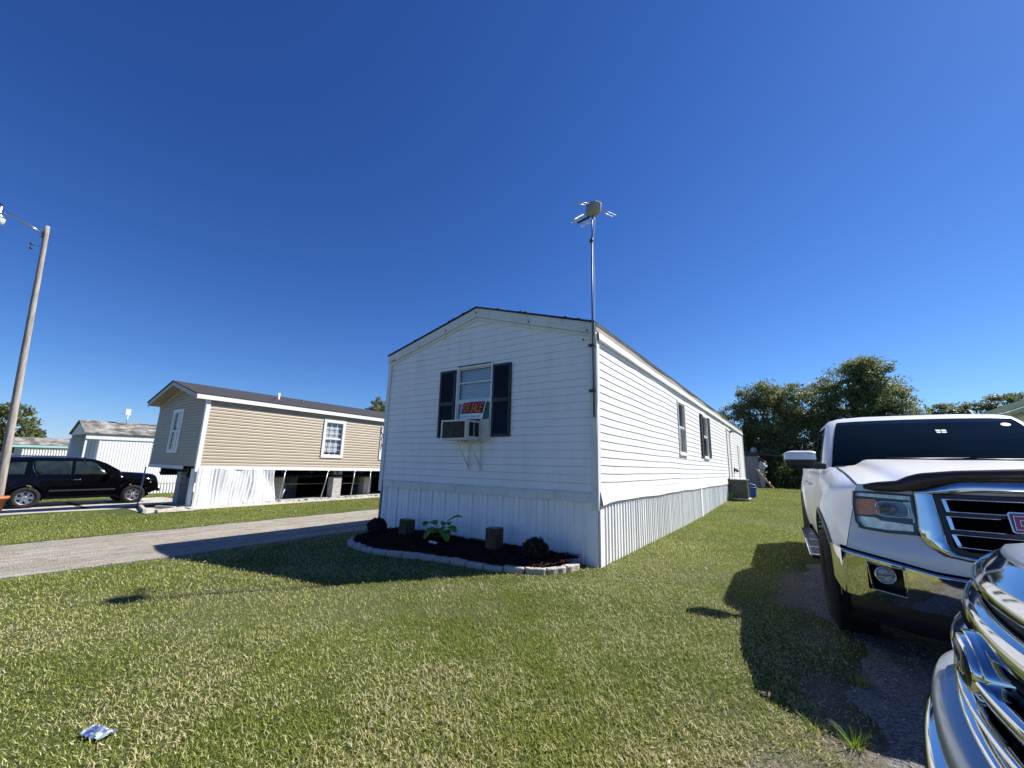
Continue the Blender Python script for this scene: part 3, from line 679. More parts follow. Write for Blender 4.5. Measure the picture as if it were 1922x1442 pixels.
mb = MB(); Mp = wall_matrix((0, 15.9, .97), (0, 1, 0), (1, 0, 0)); rect_frame(mb, 0, .5, 0, 1.45, .05, Mp, .0, .035); mb.box(.05, .45, .0, .024, .05, 1.40, M=Mp)
mb.build('utility_door', M['white_trim'], home)
mb = MB(); mb.box(14.05 - .1, 14.05 + .1, 0, 0, 0, 0); mb = MB()
mb.tube([(.02, 14.2, 1.32), (.10, 14.2, 1.32), (.14, 14.2, 1.24)], .055, 10); mb.box(.018, .03, 14.1, 14.3, 1.22, 1.42); mb.build('dryer_vent', M['black'], home)
mb = MB(); mb.box(.03, .10, 11.98, 12.16, .62, 1.02, bev=.01); mb.tube([(.06, 12.07, .62), (.06, 12.07, -.05)], .018, 8); mb.build('disconnect_box', M['shed_grey'], home)
# black wire hanging at the left corner
mb = MB()
for s in range(3):
    mb.tube([(-W_ - .03 - .012 * s, -.035, 1.98 - .02 * s), (-W_ - .07 - .01 * s, -.04, 1.86), (-W_ - .02, -.045, 1.80 - .02 * s), (-W_ - .06 + .01 * s, -.04, 1.70), (-W_ - .02 - .02 * s, -.035, 1.55 - .04 * s)], .005, 5)
mb.build('coiled_cable', M['black'], home)
# ---- window air conditioner
Y0 = HY
ac = thing('air_conditioner', 'dirty cream window air conditioner hanging out under the for sale sign', 'air conditioner', (-4.52, HY - .02, 1.66))
# body x -.33...+.22, juts out to -y .30
mb = MB(); mb.box(-.27, .27, -.34, .02, -.02, .30, bev=.012); b = mb.build('casing', M['ac_cream'], ac)
mb = MB(); rect_frame(mb, -.27, .27, -.02, .30, .028, wall_matrix((0, -.34, 0), (1, 0, 0), (0, -1, 0)), .002, .012)
mb.build('front_bezel', M['ac_cream'], ac)
mb = MB(); mb.box(-.238, .238, -.343, -.341, .012, .27)
for i in range(40): mb.box(-.235 + i * .012, -.232 + i * .012, -.346, -.343, .012, .27)
for i in range(14): mb.box(-.238, .238, -.348, -.346, .02 + i * .018, .0225 + i * .018)
mb.build('coil_grille', pm('flecked_coil', (.055, .055, .052), .6, .1, var=.5, vs=25, col2=(.5, .5, .47), c2s=11, c2t=(.66, .72)), ac)  # dark coil colour with pale flecks scattered through it
mb = MB()
for y0 in (-.27, -.14):
    for i in range(13): mb.box(.271, .275, y0, y0 + .10, .05 + i * .016, .058 + i * .016)
for y0 in (-.27, -.14): mb.box(.2700, .2712, y0 - .006, y0 + .106, .04, .265)
mb.build('side_louvre', M['black'], ac)
mb = MB(); mb.box(.275, .455, -.012, .006, -.02, .33)
for i in range(8): mb.box(.285 + i * .021, .293 + i * .021, -.018, -.012, -.01, .32)
mb.build('accordion_panel', M['ac_cream'], ac)
mb = MB()
for x in (.05, .30):
    mb.next(); mb.tube([(x, 0.0, -.03), (x, -.002, -.46)], .009, 6); mb.tube([(x, -.005, -.035), (x, -.30, -.035)], .009, 6); mb.tube([(x, -.004, -.43), (x - .01, -.29, -.04)], .008, 6)
    mb.box(x - .02, x + .02, -.008, 0, -.49, -.45)
    for z in (-.06, -.18, -.32): mb.box(x - .012, x + .012, -.02, 0, z - .008, z + .008)
mb.build_each('support_bracket', M['ac_cream'], ac)
# ---- for sale sign standing on the unit behind the glass edge
sg = thing('sale_sign', 'curled black FOR SALE sign with orange letters propped on the window air conditioner', 'sign', (-4.42, HY - .045, 1.99))
def sgp(x, z, d=0.):    # bowed sheet
    return Vector((x + .16 * z, -.02 - .05 * math.sin(PI * (x + .26) / .52) + .10 * z * z * 4 - d + .03 * (z > .2) * (z - .2), z))
mb = MB(); n = 16
P = [[sgp(lerp(-.25, .25, i / n), lerp(.0, .30, j / 8)) for j in range(9)] for i in range(n + 1)]; mb.grid(P)
mb.build('card', M['sign_white'], sg)
mb = MB(); P = [[sgp(lerp(-.235, .235, i / n), lerp(.095, .29, j / 6), .003) for j in range(7)] for i in range(n + 1)]; mb.grid(P); mb.build('black_panel', M['sign_black'], sg)
lt = text_obj('FOR SALE', .17, 0.0, M['orange_letter'], sg, Matrix.Identity(4), 'lettering', shear=.35, bold=.004, sx=.62)
xs = [v.co.x for v in lt.data.vertices]; ys2 = [v.co.y for v in lt.data.vertices]; cx = (max(xs) + min(xs)) / 2; wd = max(xs) - min(xs); cy = (max(ys2) + min(ys2)) / 2; hd = max(ys2) - min(ys2)
for v in lt.data.vertices: v.co = sgp((v.co.x - cx) / wd * .44, .192 + (v.co.y - cy) / hd * .165, .008)
mb = MB(); rn = random.Random(4); x = -.19
while x < .19:
    z0 = rn.uniform(.028, .036); w2 = rn.uniform(.008, .016); z1 = z0 + rn.uniform(.012, .026)
    for (p, q) in (((x, z0), (x + w2 * .4, z1)), ((x + w2 * .4, z1), (x + w2, z0 + .006))):
        mb.quad(sgp(p[0], p[1], .006), sgp(p[0] + .004, p[1], .006), sgp(q[0] + .004, q[1], .006), sgp(q[0], q[1], .006))
    x += w2 + rn.choice([.006, .006, .02])
mb.build('handwriting', M['ink'], sg, fix=False)
# ---- TV antenna
an = thing('tv_antenna', 'tall television antenna mast with looped arms clamped to the white home corner', 'antenna', (HX - .005, HY - .045, -.05))
mb = MB(); mb.tube([(0, 0, 1.98), (0, 0, 3.6), (0.012, -.0, 4.62)], .013, 10); mb.tube([(.012, 0, 4.55), (.03, -.01, 5.06)], .010, 8); mb.build('mast', pm('dull_mast', (.13, .135, .145), .5, .6, var=.2), an)
mb = MB()
for z in (2.35, 3.0): mb.next(); mb.box(-.06, .03, -.03, .03, z - .015, z + .015)
mb.next(); mb.tube([(.0, 0, 4.58), (0.012, 0, 4.64)], .027, 8); mb.build_each('clamp', M['black_steel'], an)
mb = MB(); ht = Matrix.Translation((.02, 0, 5.06)) @ Matrix.Rotation(math.radians(-28), 4, 'Z') @ Matrix.Rotation(math.radians(12), 4, 'Y') @ Matrix.Scale(.98, 4)
P = []
for (x, w2, z0, z1) in ((-.11, .03, .02, .10), (-.07, .07, -.03, .13), (.03, .075, -.045, .135), (.12, .07, -.01, .12), (.15, .04, .04, .10)):
    P.append([ht @ Vector((x, y * w2, z)) for (y, z) in ((-1, z0), (-.8, z0 - .01), (.8, z0 - .01), (1, z0), (1, z1), (.6, z1 + .015), (-.6, z1 + .015), (-1, z1))])
mb.grid(P, closed_v=True); mb.add(P[0], [tuple(range(8))]); mb.add(P[-1], [tuple(range(8))]); mb.build('housing', pm('aged_housing', (.34, .33, .27), .6, var=.1), an)
mb = MB()
for s in (-1, 1):
    mb.next(); d = Vector((.10, s * .85, -.12)).normalized(); b0 = Vector((.03, s * .07, .08)); 
    for k in (-.035, .035): mb.tube([ht @ (b0 + Vector((k, 0, 0))), ht @ (b0 + Vector((k, 0, 0)) + d * .32)], .006, 6)
    mb.tube([ht @ (b0 + Vector((-.035, 0, 0)) + d * .32), ht @ (b0 + d * .335), ht @ (b0 + Vector((.035, 0, 0)) + d * .32)], .006, 6)
mb.build_each('looped_arm', M['chrome_dull'], an)
mb = MB(); mb.box(-.36, -.06, -.012, .012, -.06, -.035, M=ht); mb.build('boom', M['black_steel'], an)
mb = MB()
for i, x in enumerate((-.34, -.29, -.24, -.19, -.14)):
    for s in (-1, 1):
        mb.next(); mb.tube([ht @ Vector((x + .03 * math.sin(a), s * (.05 + .045 * (1 - math.cos(a))), -.05 + .028 * math.sin(a))) for a in np.linspace(0, 2 * PI, 14)], .0045, 5)
mb.build_each('coil_element', M['chrome_dull'], an)
mb = MB(); mb.tube([(.06, -.02, 5.06), (.07, -.01, 4.9), (.03, .0, 4.6), (.04, .01, 4.0), (.03, .0, 3.3), (.06, .0, 2.9), (.05, .02, 2.3), (.03, 0, 1.85), (.02, 0, 1.7)], .004, 5); mb.build('coax_cable', M['white_trim'], an)
# ---- condenser, drum
cu_ = thing('condenser_unit', 'dark green boxy condenser unit on a pad beside the white home', 'condenser', (-1.98, 17.6, gz1(-2, 17.6)))
mb = MB(); mb.box(-.42, .42, -.42, .42, .03, .08, bev=.01); mb.build('pad', M['concrete'], cu_)
mb = MB()
for i in range(24):
    z = .12 + i * .024; mb.box(-.37, .37, -.37, -.362, z, z + .013); mb.box(-.37, .37, .362, .37, z, z + .013); mb.box(.362, .37, -.37, .37, z, z + .013); mb.box(-.37, -.362, -.37, .37, z, z + .013)
for x in (-1, 1):
    for y in (-1, 1): mb.box(x * .37 - .02, x * .37 + .02, y * .37 - .02, y * .37 + .02, .08, .72)
for k in range(1, 4):
    z = .08 + .16 * k; mb.box(-.378, .378, -.378, -.37, z, z + .008)
mb.build('louvre_case', M['ac_green'], cu_)
mb = MB(); mb.box(-.355, .355, -.355, .355, .09, .70); mb.build('coil', M['black'], cu_)
mb = MB(); mb.box(-.40, .40, -.40, .40, .70, .735, bev=.01); mb.lathe([(.29, .735), (.30, .75), (.32, .75), (.33, .735)], 24, M=Matrix.Rotation(PI / 2, 4, 'X')) if False else None
mb.build('lid', M['ac_green'], cu_)
dm = thing('plastic_drum', 'small blue plastic tub beside the dark green condenser', 'tub', (-1.72, 19.3, gz1(-1.7, 19.3)))
mb = MB(); mb.lathe([(0, 0), (.20, 0), (.22, .05), (.24, .32), (.245, .38), (.26, .39), (.26, .41), (.23, .41), (.225, .1), (0, .1)], 20, M=Matrix.Rotation(PI / 2, 4, 'X')); mb.build('tub', M['blue_plastic'], dm)
mb = MB(); mb.tube([(-.24, 0, .40), (-.2, 0, .5), (0, 0, .56), (.2, 0, .5), (.24, 0, .40)], .008, 6); mb.build('handle', M['white_trim'], dm)
# ================================================================== FLOWER BED
mb = MB(); cxy = (-4.2, 4.75); P = []
ring = BED
rr = random.Random(5); V = []; F = []
gxs = np.linspace(-6.2, -2.4, 150); gys = np.linspace(3.95, 5.25, 56); GXb, GYb = np.meshgrid(gxs, gys); ins = bed_inside(GXb, GYb)
nz = np.array([[.02 * rr.random() for _ in gxs] for _ in gys]); Zb = gz(GXb, GYb) + .05 + .055 * smooth(4.0, 5.1, GYb) + nz + .015 * vnoise(GXb * 3, GYb * 3, 2, 1)
F = [f for f in grid_faces(*GXb.shape) if ins.ravel()[f].all()]
mo = np_mesh('mulch_bed', np.stack([GXb, GYb, Zb], -1), np.array(F), M['mulch'])
# bark chips on top
mb = MB()
for i in range(2600):
    x = rr.uniform(-6.1, -2.45); y = rr.uniform(4.0, 5.22)
    if not bed_inside(np.array([x]), np.array([y]))[0]: continue
    z = gz1(x, y) + .065 + .055 * float(smooth(4.0, 5.1, y)) + rr.uniform(0, .015); E_ = Euler((rr.uniform(-.5, .5), rr.uniform(-.5, .5), rr.uniform(0, 6.3))).to_matrix().to_4x4()
    a, b = rr.uniform(.012, .035), rr.uniform(.004, .009); mb.box(-a, a, -b, b, -.003, .003, M=Matrix.Translation((x, y, z)) @ E_)
ch = mb.build('bark_chip', M['mulch'], mo, fix=False)
tag(mo, 'dark red brown mulch bed along the front skirt of the white home', 'mulch bed', kind='stuff')
def brick_along(i, p, q, last):
    p, q = Vector((*p, 0)), Vector((*q, 0)); m = (p + q) / 2; d = (q - p); L = d.length - .012; a = math.atan2(d.y, d.x)
    mb = MB(); n = 9; top = []; h = .088 + random.uniform(-.008, .008)
    def prof(t): return .020 * math.sin(t * PI) + .008 * math.sin(3 * t * PI)
    P = []
    for k in range(n):
        t = k / (n - 1); x = lerp(-L / 2, L / 2, t); y0 = -.052 - prof(t); y1 = .045 - .3 * prof(t); e = .008 if 0 < k < n - 1 else .014
        P.append([(x, y0, 0), (x, y0, h - e), (x, y0 + e, h), (x, y1 - e, h), (x, y1, h - e), (x, y1, 0)])
    mb.grid(P, sm=False); mb.add(P[0], [tuple(range(6))]); mb.add(P[-1], [tuple(range(6))])
    o = mb.build('edging_brick', M['edging']); o['category'] = 'brick'; o.location = (m.x, m.y, gz1(m.x, m.y) - .02); o.rotation_euler = (random.uniform(-.03, .03), random.uniform(-.03, .03), a + random.uniform(-.03, .03)); return o
pts = []
# resample edging polyline to ~17 bricks
ed = [Vector(p) for p in EDGE]; ln = [0]
for a, b in zip(ed, ed[1:]): ln.append(ln[-1] + (b - a).length)
NB = 19
def ep(s):
    for k in range(len(ed) - 1):
        if s <= ln[k + 1] + 1e-9: return ed[k].lerp(ed[k + 1], (s - ln[k]) / (ln[k + 1] - ln[k]))
    return ed[-1]
ords = ['second', 'third', 'fourth', 'fifth', 'sixth', 'seventh', 'eighth', 'ninth', 'tenth', 'eleventh', 'twelfth', 'thirteenth', 'fourteenth', 'fifteenth', 'sixteenth', 'seventeenth', 'eighteenth']
for i in range(NB):
    a, b = ep(ln[-1] * i / NB), ep(ln[-1] * (i + 1) / NB)
    o = brick_along(i, (a.x, a.y), (b.x, b.y), 0); o['group'] = 'edging bricks round the mulch bed'
    if i == 0: o['label'] = 'pale edging brick nearest the house wall at the left end of the mulch bed'
    elif i == NB - 1: o['label'] = 'pale edging brick closing the right end of the mulch bed by the house corner'
    elif i >= NB - 4: o['label'] = 'sunlit edging brick, %s from the right end of the mulch bed' % ords[NB - 2 - i]
    else: o['label'] = 'shaded edging brick, %s from the left end of the mulch bed' % ords[i - 1]
def stump(x, y, h, r0, r1, lean, label, seed):
    o = thing('tree_stump', label, 'stump', (x, y, gz1(x, y) + .04), (0, lean, 0), 'stumps set in the mulch bed'); rn = random.Random(seed); n = 40
    ph = [rn.uniform(0, 6) for _ in range(5)]; mb = MB()
    def rad(a, t): return lerp(r0, r1, t) * (1 + .05 * math.sin(2 * a + ph[0]) + .05 * math.sin(5 * a + ph[1]) + .07 * math.sin(11 * a + ph[2] + .5 * t) + .05 * math.sin(17 * a + ph[3] + t))
    P = [[(rad(2 * PI * k / n, j / 6) * math.cos(2 * PI * k / n), rad(2 * PI * k / n, j / 6) * math.sin(2 * PI * k / n), h * j / 6 - .06 * (j == 0)) for j in range(7)] for k in range(n)]
    mb.grid(P, closed_u=True); mb.build('bark', M['bark'], o)
    mb = MB(); mb.add([(.97 * rad(2 * PI * k / n, 1) * math.cos(2 * PI * k / n), .97 * rad(2 * PI * k / n, 1) * math.sin(2 * PI * k / n), h + .004) for k in range(n)], [tuple(range(n))]); mb.build('cut_face', M['cut_wood'], o)
stump(-5.50, 4.93, .29, .125, .115, .04, 'shorter flat topped log stump near the left end of the mulch bed', 1)
stump(-3.66, 4.93, .34, .115, .112, .0, 'taller rough barked log stump right of the broad leaved plant', 2)
def mum(x, y, r, label, seed):
    o = thing('flower_bush', label, 'flower bush', (x, y, gz1(x, y) + .09), group='dark mums in the mulch bed'); rn = random.Random(seed); lf = MB(); fl = MB(); st = MB()
    for i in range(3800):
        th = rn.uniform(0, 2 * PI); ph = math.acos(rn.uniform(-.35, 1)); rr_ = r * rn.uniform(.6, 1.0) ** .5 * (1 + .10 * math.sin(5 * th + seed) * math.sin(4 * ph) + rn.uniform(-.04, .10))
        p = Vector((rr_ * math.sin(ph) * math.cos(th), rr_ * math.sin(ph) * math.sin(th), rr_ * .92 * math.cos(ph) + r * .55)); s = rn.uniform(.010, .018)
        e = Euler((rn.uniform(0, 6), rn.uniform(0, 6), rn.uniform(0, 6))).to_matrix(); lf.add([p + e @ Vector(q) for q in ((-s, 0, 0), (0, -s * .5, 0), (s, 0, 0), (0, s * .5, 0))], [(0, 1, 2, 3)])
        if i % 9 == 0 and ph < 1.4:
            q = p * 1.04; 
            fl.add([q + e @ Vector((.011 * math.cos(a), .011 * math.sin(a), 0)) for a in np.linspace(0, 2 * PI, 7)[:-1]], [tuple(range(6))])
    for i in range(30):
        a = rn.uniform(0, 6.3); st.tube([(0, 0, -.05), (r * .5 * math.cos(a), r * .5 * math.sin(a), r * .7)], .004, 4)
    lf.build('foliage', M['mum_leaf'], o, fix=False); fl.build('flower_head', M['mum_flower'], o, fix=False); st.build('stem', M['bark'], o)
mum(-6.02, 4.75, .155, 'round dark flower bush at the left end of the mulch bed', 3)
mum(-2.93, 4.84, .165, 'round dark flower bush at the right end of the mulch bed', 4)
hp = thing('leafy_plant', 'bright green broad leaved plant in the middle of the mulch bed', 'plant', (-4.58, 4.78, gz1(-4.5, 4.78) + .07)); hp.scale = (1.2, 1.2, 1.25)
mb = MB(); mb.lathe([(0, 0), (.075, 0), (.10, .09), (.108, .09), (.108, .115), (.095, .115), (.09, .08), (0, .08)], 20, M=Matrix.Rotation(PI / 2, 4, 'X')); mb.build('pot', M['black'], hp)
mb = MB(); mb.box(-.07, .07, -.118, -.114, .01, .05, bev=0); mb.build('plant_tag', M['sign_white'], hp)
rn = random.Random(9); lm = MB(); sm_ = MB()
for (a, L, w2, up, dr_) in ((3.05, .26, .105, .85, .5), (2.6, .20, .10, .45, .5), (.55, .22, .10, 1.15, .35), (.05, .20, .10, .65, .4), (4.4, .17, .09, .5, .5), (1.7, .15, .085, .8, .4), (-.4, .18, .09, .45, .5), (3.6, .18, .09, .45, .5)):
    base = Vector((0, 0, .10)); d = Vector((math.cos(a), math.sin(a), 0)); s = d.cross(UP); tip0 = base + d * L * .35 + UP * .13 * up
    sm_.tube([base, base.lerp(tip0, .5) + UP * .03, tip0], .006, 5); P = []
    for i in range(9):
        t = i / 8; c = tip0 + d * (L * .9 * t) + UP * (.16 * up * t - dr_ * .34 * t * t); ww = w2 * math.sin(PI * (t * .88 + .06)) ** .8 * (1 - .25 * t)
        P.append([c - s * ww + UP * .022 * ww / w2, c - s * ww * .5 + UP * .008, c, c + s * ww * .5 + UP * .008, c + s * ww + UP * .022 * ww / w2])
    lm.grid(P)
lm.build('leaf', M['hosta_leaf'], hp, fix=False); sm_.build('stalk', M['hosta_leaf'], hp)
# ================================================================== TAN HOME
TX0, TY0 = -16.6, 5.55
tan = thing('mobile_home', 'tan sided home with dark shingle roof and open underside on block piers', 'mobile home', (TX0, TY0, 0), (-.0125, 0, 0))
TW, TL = 4.75, 16.0; TZ = .90; TE = 3.28
def tz(x): return TE + .62 * (1 - abs(x - TW / 2) / (TW / 2))
mb = MB(); siding(mb, (0, 0, 0), (0, 1, 0), (1, 0, 0), TL, TZ + .10, lambda x: TE + .02, .112, .018, [(4.36, 5.32, 1.42, 3.0), (7.33, 8.25, 1.42, 3.0)], 2, .0, dutch=True, seg=2, seams=False); mb.build('side_wall', M['tan_siding'], tan)
mb = MB(); siding(mb, (-.0, 0, 0), (-1, 0, 0), (0, -1, 0), TW, TZ + .06, tz, .112, .018, [(2.0, 2.9, 1.42, 3.0)], 3, .0, dutch=True, seg=.2375, seams=False); mb.build('gable_wall', M['tan_siding'], tan)
mb = MB(); siding(mb, (-TW, 0, 0), (0, 1, 0), (-1, 0, 0), TL, TZ, lambda x: TE, .112, .018, (), 2, .0, seg=4, seams=False); siding(mb, (-TW, TL, 0), (1, 0, 0), (0, 1, 0), TW, TZ, lambda x: tz(x), .112, .018, (), 2, .0, seg=.5, seams=False); mb.build('rear_wall', M['tan_siding'], tan)
mb = MB(); mb.box(-TW + .15, -.15, .15, TL - .15, TZ + .1, TE - .1); mb.build('interior', M['room'], tan)
mb = MB(); corner(mb, .022, -.022, 1, -1, .42, TE - .02, .11); mb.build('corner_trim', M['white_trim'], tan)
mb = MB(); mb.box(.0, .035, .10, TL, TZ - .03, TZ + .095); mb.box(-TW, -1.15, -.03, .0, TZ - .06, TZ + .06); mb.build('base_trim', M['white_trim'], tan)
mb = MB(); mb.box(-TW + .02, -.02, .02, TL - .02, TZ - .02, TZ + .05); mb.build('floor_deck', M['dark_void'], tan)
# roof
OV, OG = .13, .40
def roofslab(mb, zo, th, x0, x1, y0, y1, inset=0):
    pk = TE + .62 * (1 + 0) ; sl = .62 / (TW / 2)
    for s in (0, 1):
        xe = OV - inset if s == 0 else -TW - OV + inset; ze = TE - sl * (OV - inset); xr = -TW / 2
        mb.add([(xe, y0, ze + zo), (xr, y0, pk + zo), (xr, y1, pk + zo), (xe, y1, ze + zo), (xe, y0, ze + zo + th), (xr, y0, pk + zo + th), (xr, y1, pk + zo + th), (xe, y1, ze + zo + th)],
               [(0, 1, 2, 3), (4, 5, 6, 7), (0, 1, 5, 4), (3, 2, 6, 7), (0, 3, 7, 4), (1, 2, 6, 5)])
mb = MB(); roofslab(mb, .12, .035, 0, 0, -OG - .03, TL + .2); mb.build('shingle_roof', M['shingle'], tan)
mb = MB(); roofslab(mb, .0, .025, 0, 0, -OG + .022, TL + .1, .02); mb.build('soffit', M['tan_siding'], tan)
mb = MB(); sl = .62 / (TW / 2); ze = TE - sl * OV
mb.box(OV - .025, OV + .0, -OG + .002, TL + .15, ze - .03, ze + .115); mb.build('eave_fascia', M['white_trim'], tan)
mb = MB()
for s in (0, 1):
    xe = OV if s == 0 else -TW - OV; xr = -TW / 2; pk = TE + .62
    mb.add([(xe, -OG, ze - .03), (xr, -OG, pk - .03), (xr, -OG, pk + .118), (xe, -OG, ze + .118), (xe, -OG + .022, ze - .03), (xr, -OG + .022, pk - .03), (xr, -OG + .022, pk + .118), (xe, -OG + .022, ze + .118)], [(0, 1, 2, 3), (4, 5, 6, 7), (0, 1, 5, 4), (3, 2, 6, 7), (0, 3, 7, 4), (1, 2, 6, 5)])
mb.build('rake_board', pm('taupe_trim', (.46, .43, .37), .5, var=.05), tan)
mb = MB()
for s in (0, 1):
    xe = .02 if s == 0 else -TW - .02; xr = -TW / 2; pk = TE + .62
    mb.add([(xe, -.03, TE - .10), (xr, -.03, pk - .10), (xr, -.03, pk - .03), (xe, -.03, TE - .03), (xe, -.0, TE - .10), (xr, -.0, pk - .10), (xr, -.0, pk - .03), (xe, -.0, TE - .03)], [(0, 1, 2, 3), (0, 1, 5, 4), (3, 2, 6, 7)])
mb.build('frieze_trim', pm('cream_trim', (.58, .55, .45), .5, var=.05), tan)
mb = MB(); mb.tube([(-1.25, 2.9, 3.5), (-1.25, 2.9, 4.02)], .05, 10); mb.build('vent_pipe', M['white_trim'], tan)
mb = MB(); mb.tube([(-1.55, 4.1, 3.6), (-1.55, 4.1, 3.93)], .04, 8); mb.box(-1.75, -1.45, 6.9, 7.3, 3.62, 3.82); mb.build('roof_vent', M['black'], tan)
w1 = window(tan, wall_matrix((.006, 4.32, 1.40), (0, 1, 0), (1, 0, 0)), 1.02, 1.62, .12, .5, grid=(3, 3), bfrac=.06, proud=.04, fmat='white_trim')
w2_ = window(tan, wall_matrix((.006, 7.27, 1.40), (0, 1, 0), (1, 0, 0)), 1.02, 1.62, .12, .5, grid=(3, 3), bfrac=.06, proud=.04, fmat='white_trim')
w3 = window(tan, wall_matrix((-2.98, -.006, 1.40), (1, 0, 0), (0, -1, 0)), 1.02, 1.62, .12, .5, grid=(3, 3), bfrac=.52, proud=.04, fmat='white_trim')
# loose skirt sheets
GZt = lambda y: gz1(TX0, TY0 + y)
def crumple(mb, y0, y1, x0, zb, zt, seed, wob, slant=0.):
    rn = random.Random(seed); n = int((y1 - y0) / .05); P = []; ph = rn.uniform(0, 6)
    for i in range(n + 1):
        y = lerp(y0, y1, i / n); zig = (.006 + .004 * math.sin(i * .7)) * (1 if i % 2 else -1); row = []
        for j in range(9):
            t = j / 8; row.append((x0 + zig * (1 - .3 * t) + wob * (math.sin(y * 5 + ph + 2.5 * t) * .5 + rn.uniform(-.10, .10)) * math.sin(PI * t) + .03 * math.sin(y * 9 + ph) * t, y + slant * (1 - t) * (i / n - .0) + wob * .5 * math.sin(t * 4 + y * 3), lerp(zb(y), zt, t) + .02 * math.sin(y * 7 + ph) * (1 - t)))
        P.append(row)
    mb.grid(P, sm=False)
mb = MB(); crumple(mb, .02, .78, .07, lambda y: GZt(y) - .02, TZ - .0, 1, .02); crumple(mb, .62, 2.15, .03, lambda y: GZt(y) + .0 + .03 * y, TZ - .03, 2, .04, -.1); crumple(mb, 1.6, 2.55, .05, lambda y: GZt(y) + .06, TZ - .02, 5, .08, .1)
mb.build('skirt_sheet', pm('skirt_vinyl', (.68, .69, .70), .5, var=.03), tan)
mb2 = MB(); mb2.box(-TW, -TW + .03, 2.0, TL, -1.0, TZ); mb2.box(-TW, 0, TL - .04, TL, -1., TZ); mb2.box(-TW + .2, -.12, .3, TL - .3, .60, .68); mb2.build('belly_and_dark_skirt', M['dark_void'], tan)  # belly, plus black skirt panels added to darken the space under the home
mb = MB(); mb.box(-.34, .0, -.02, .01, GZt(0) - .05, TZ - .02); mb.build('skirt_corner', M['skirt_metal'], tan)
mb = MB()
for x in (-1.0, -3.7):
    mb.box(x - .07, x + .07, .1, TL - .1, .86 - .12, .88); mb.box(x - .008, x + .008, .1, TL - .1, .58, .74); mb.box(x - .07, x + .07, .1, TL - .1, .56, .58)
for y in np.arange(.5, TL, 1.2): mb.box(-TW + .1, -.1, y - .03, y + .03, .74, .86)
mb.build('chassis_beam', M['black_steel'], tan)
for (x, y) in ((-.35, 5.35), (-.35, 9.6), (-1.0, 7.4), (-3.7, 1.0), (-1.9, .35), (-3.7, 5.2), (-3.7, 9.0), (-1.0, 3.2)):
    mb = MB(); zg = gz1(TX0 + x, TY0 + y) - .05; k = 0; z = zg; top = .86 if x == -.35 else .57
    if x == -1.9: top = .74
    while z < top - .02:
        z2 = min(z + .19, top); mb.box(x - .2, x + .2, y - .2, y + .2, z + .003, z2 - .003, bev=.004); z = z2; k += 1
    mb.build('block_pier', M['block'], tan)
for (y, dy, dx) in ((2.95, -.12, 0), (4.75, -.22, .02), (6.05, -.1, 0), (6.9, -.05, 0)):
    mb = MB(); mb.tube([(.02, y, TZ - .04), (.03 + dx, y + dy * .45, .35), (.02, y + dy, GZt(y) + .01)], .022, 8); mb.lathe([(0, 0), (.04, 0), (.04, .05), (0, .05)], 8, M=Matrix.Translation((.02, y, TZ - .10)) @ Matrix.Rotation(PI / 2, 4, 'X')); mb.build('jack_post', M['galv'], tan)
mb = MB()
for s in (-1, 1): mb.tube([(-.02, 2.9, GZt(3) + .06), (-.9, 2.9 + s * .75, .62)], .018, 6); 
mb.tube([(-.95, 2.2, .30), (-.95, 5.2, .28)], .02, 6); mb.tube([(-.95, 5.6, .28), (-.95, 7.3, .27)], .02, 6); mb.build('tie_brace', M['galv'], tan)
mb = MB(); mb.tube([(-TW + .02, -.10, TZ - .05), (-TW + .12, -.16, gz1(TX0 - TW, TY0) - .02)], .025, 8); mb.build('jack_post', M['galv'], tan)
# slab and edge
mb = MB(); P = []
for y in np.arange(5.35, 23, .6):
    P.append([(x, y + .05 * math.sin(x * 3), gz1(x, y) + .03 * (x < -15.8)) for x in (-15.72 + .05 * math.sin(y * 3), -15.80, -16.2, -17, -18, -19, -20, -21, -21.8)])
mb.grid(P, sm=False); P = []
for y in (4.15, 4.6, 5.34): P.append([(x, y, gz1(x, y) + .015) for x in np.linspace(-15.5, -17.25, 6)])
mb.grid(P, sm=False); struct(mb.build('slab', M['concrete']))
mb = MB(); mb.box(0, 1.9, -.045, .045, 0, .09, M=Matrix.Translation((-17.7, 4.55, gz1(-17.6, 4.7) + .02)) @ Matrix.Rotation(-.18, 4, 'Z'), bev=.004)
mb.box(0, .10, -.9, .0, 0, .085, M=Matrix.Translation((-16.0, 5.15, gz1(-16, 5) + .02)) @ Matrix.Rotation(.5, 4, 'Z'), bev=.004)
mb.box(0, .8, -.04, .04, 0, .08, M=Matrix.Translation((-16.9, 4.75, gz1(-16.6, 4.9) + .02)) @ Matrix.Rotation(.35, 4, 'Z'), bev=.004)
tag(mb.build('timber_border', M['grey_wood']), 'weathered timber border lying on the slab edge before the tan home', 'timber')
rn = random.Random(8); mb = MB()
for i in range(300):
    if i % 2: x = rn.uniform(-16.7, -16.0); y = rn.uniform(7.4, 14)
    else: x = rn.uniform(-20.5, -16.9); y = rn.uniform(4.9, 7.5)
    s = rn.uniform(.01, .05); E_ = Euler((rn.uniform(-.5, .5), rn.uniform(-.5, .5), rn.uniform(0, 6))).to_matrix().to_4x4(); mb.box(-s, s, -s * .4, s * .4, -.006, .006, rn.choice([0, 0, 0, 0, 1, 1, 2]), M=Matrix.Translation((x, y, gz1(x, y) + .05)) @ E_)
tag(mb.build('debris', [M['black_steel'], M['grey_wood'], M['skirt_metal']], fix=False), 'scraps of dark plastic and broken skirt lying under the tan home', 'debris', kind='stuff')
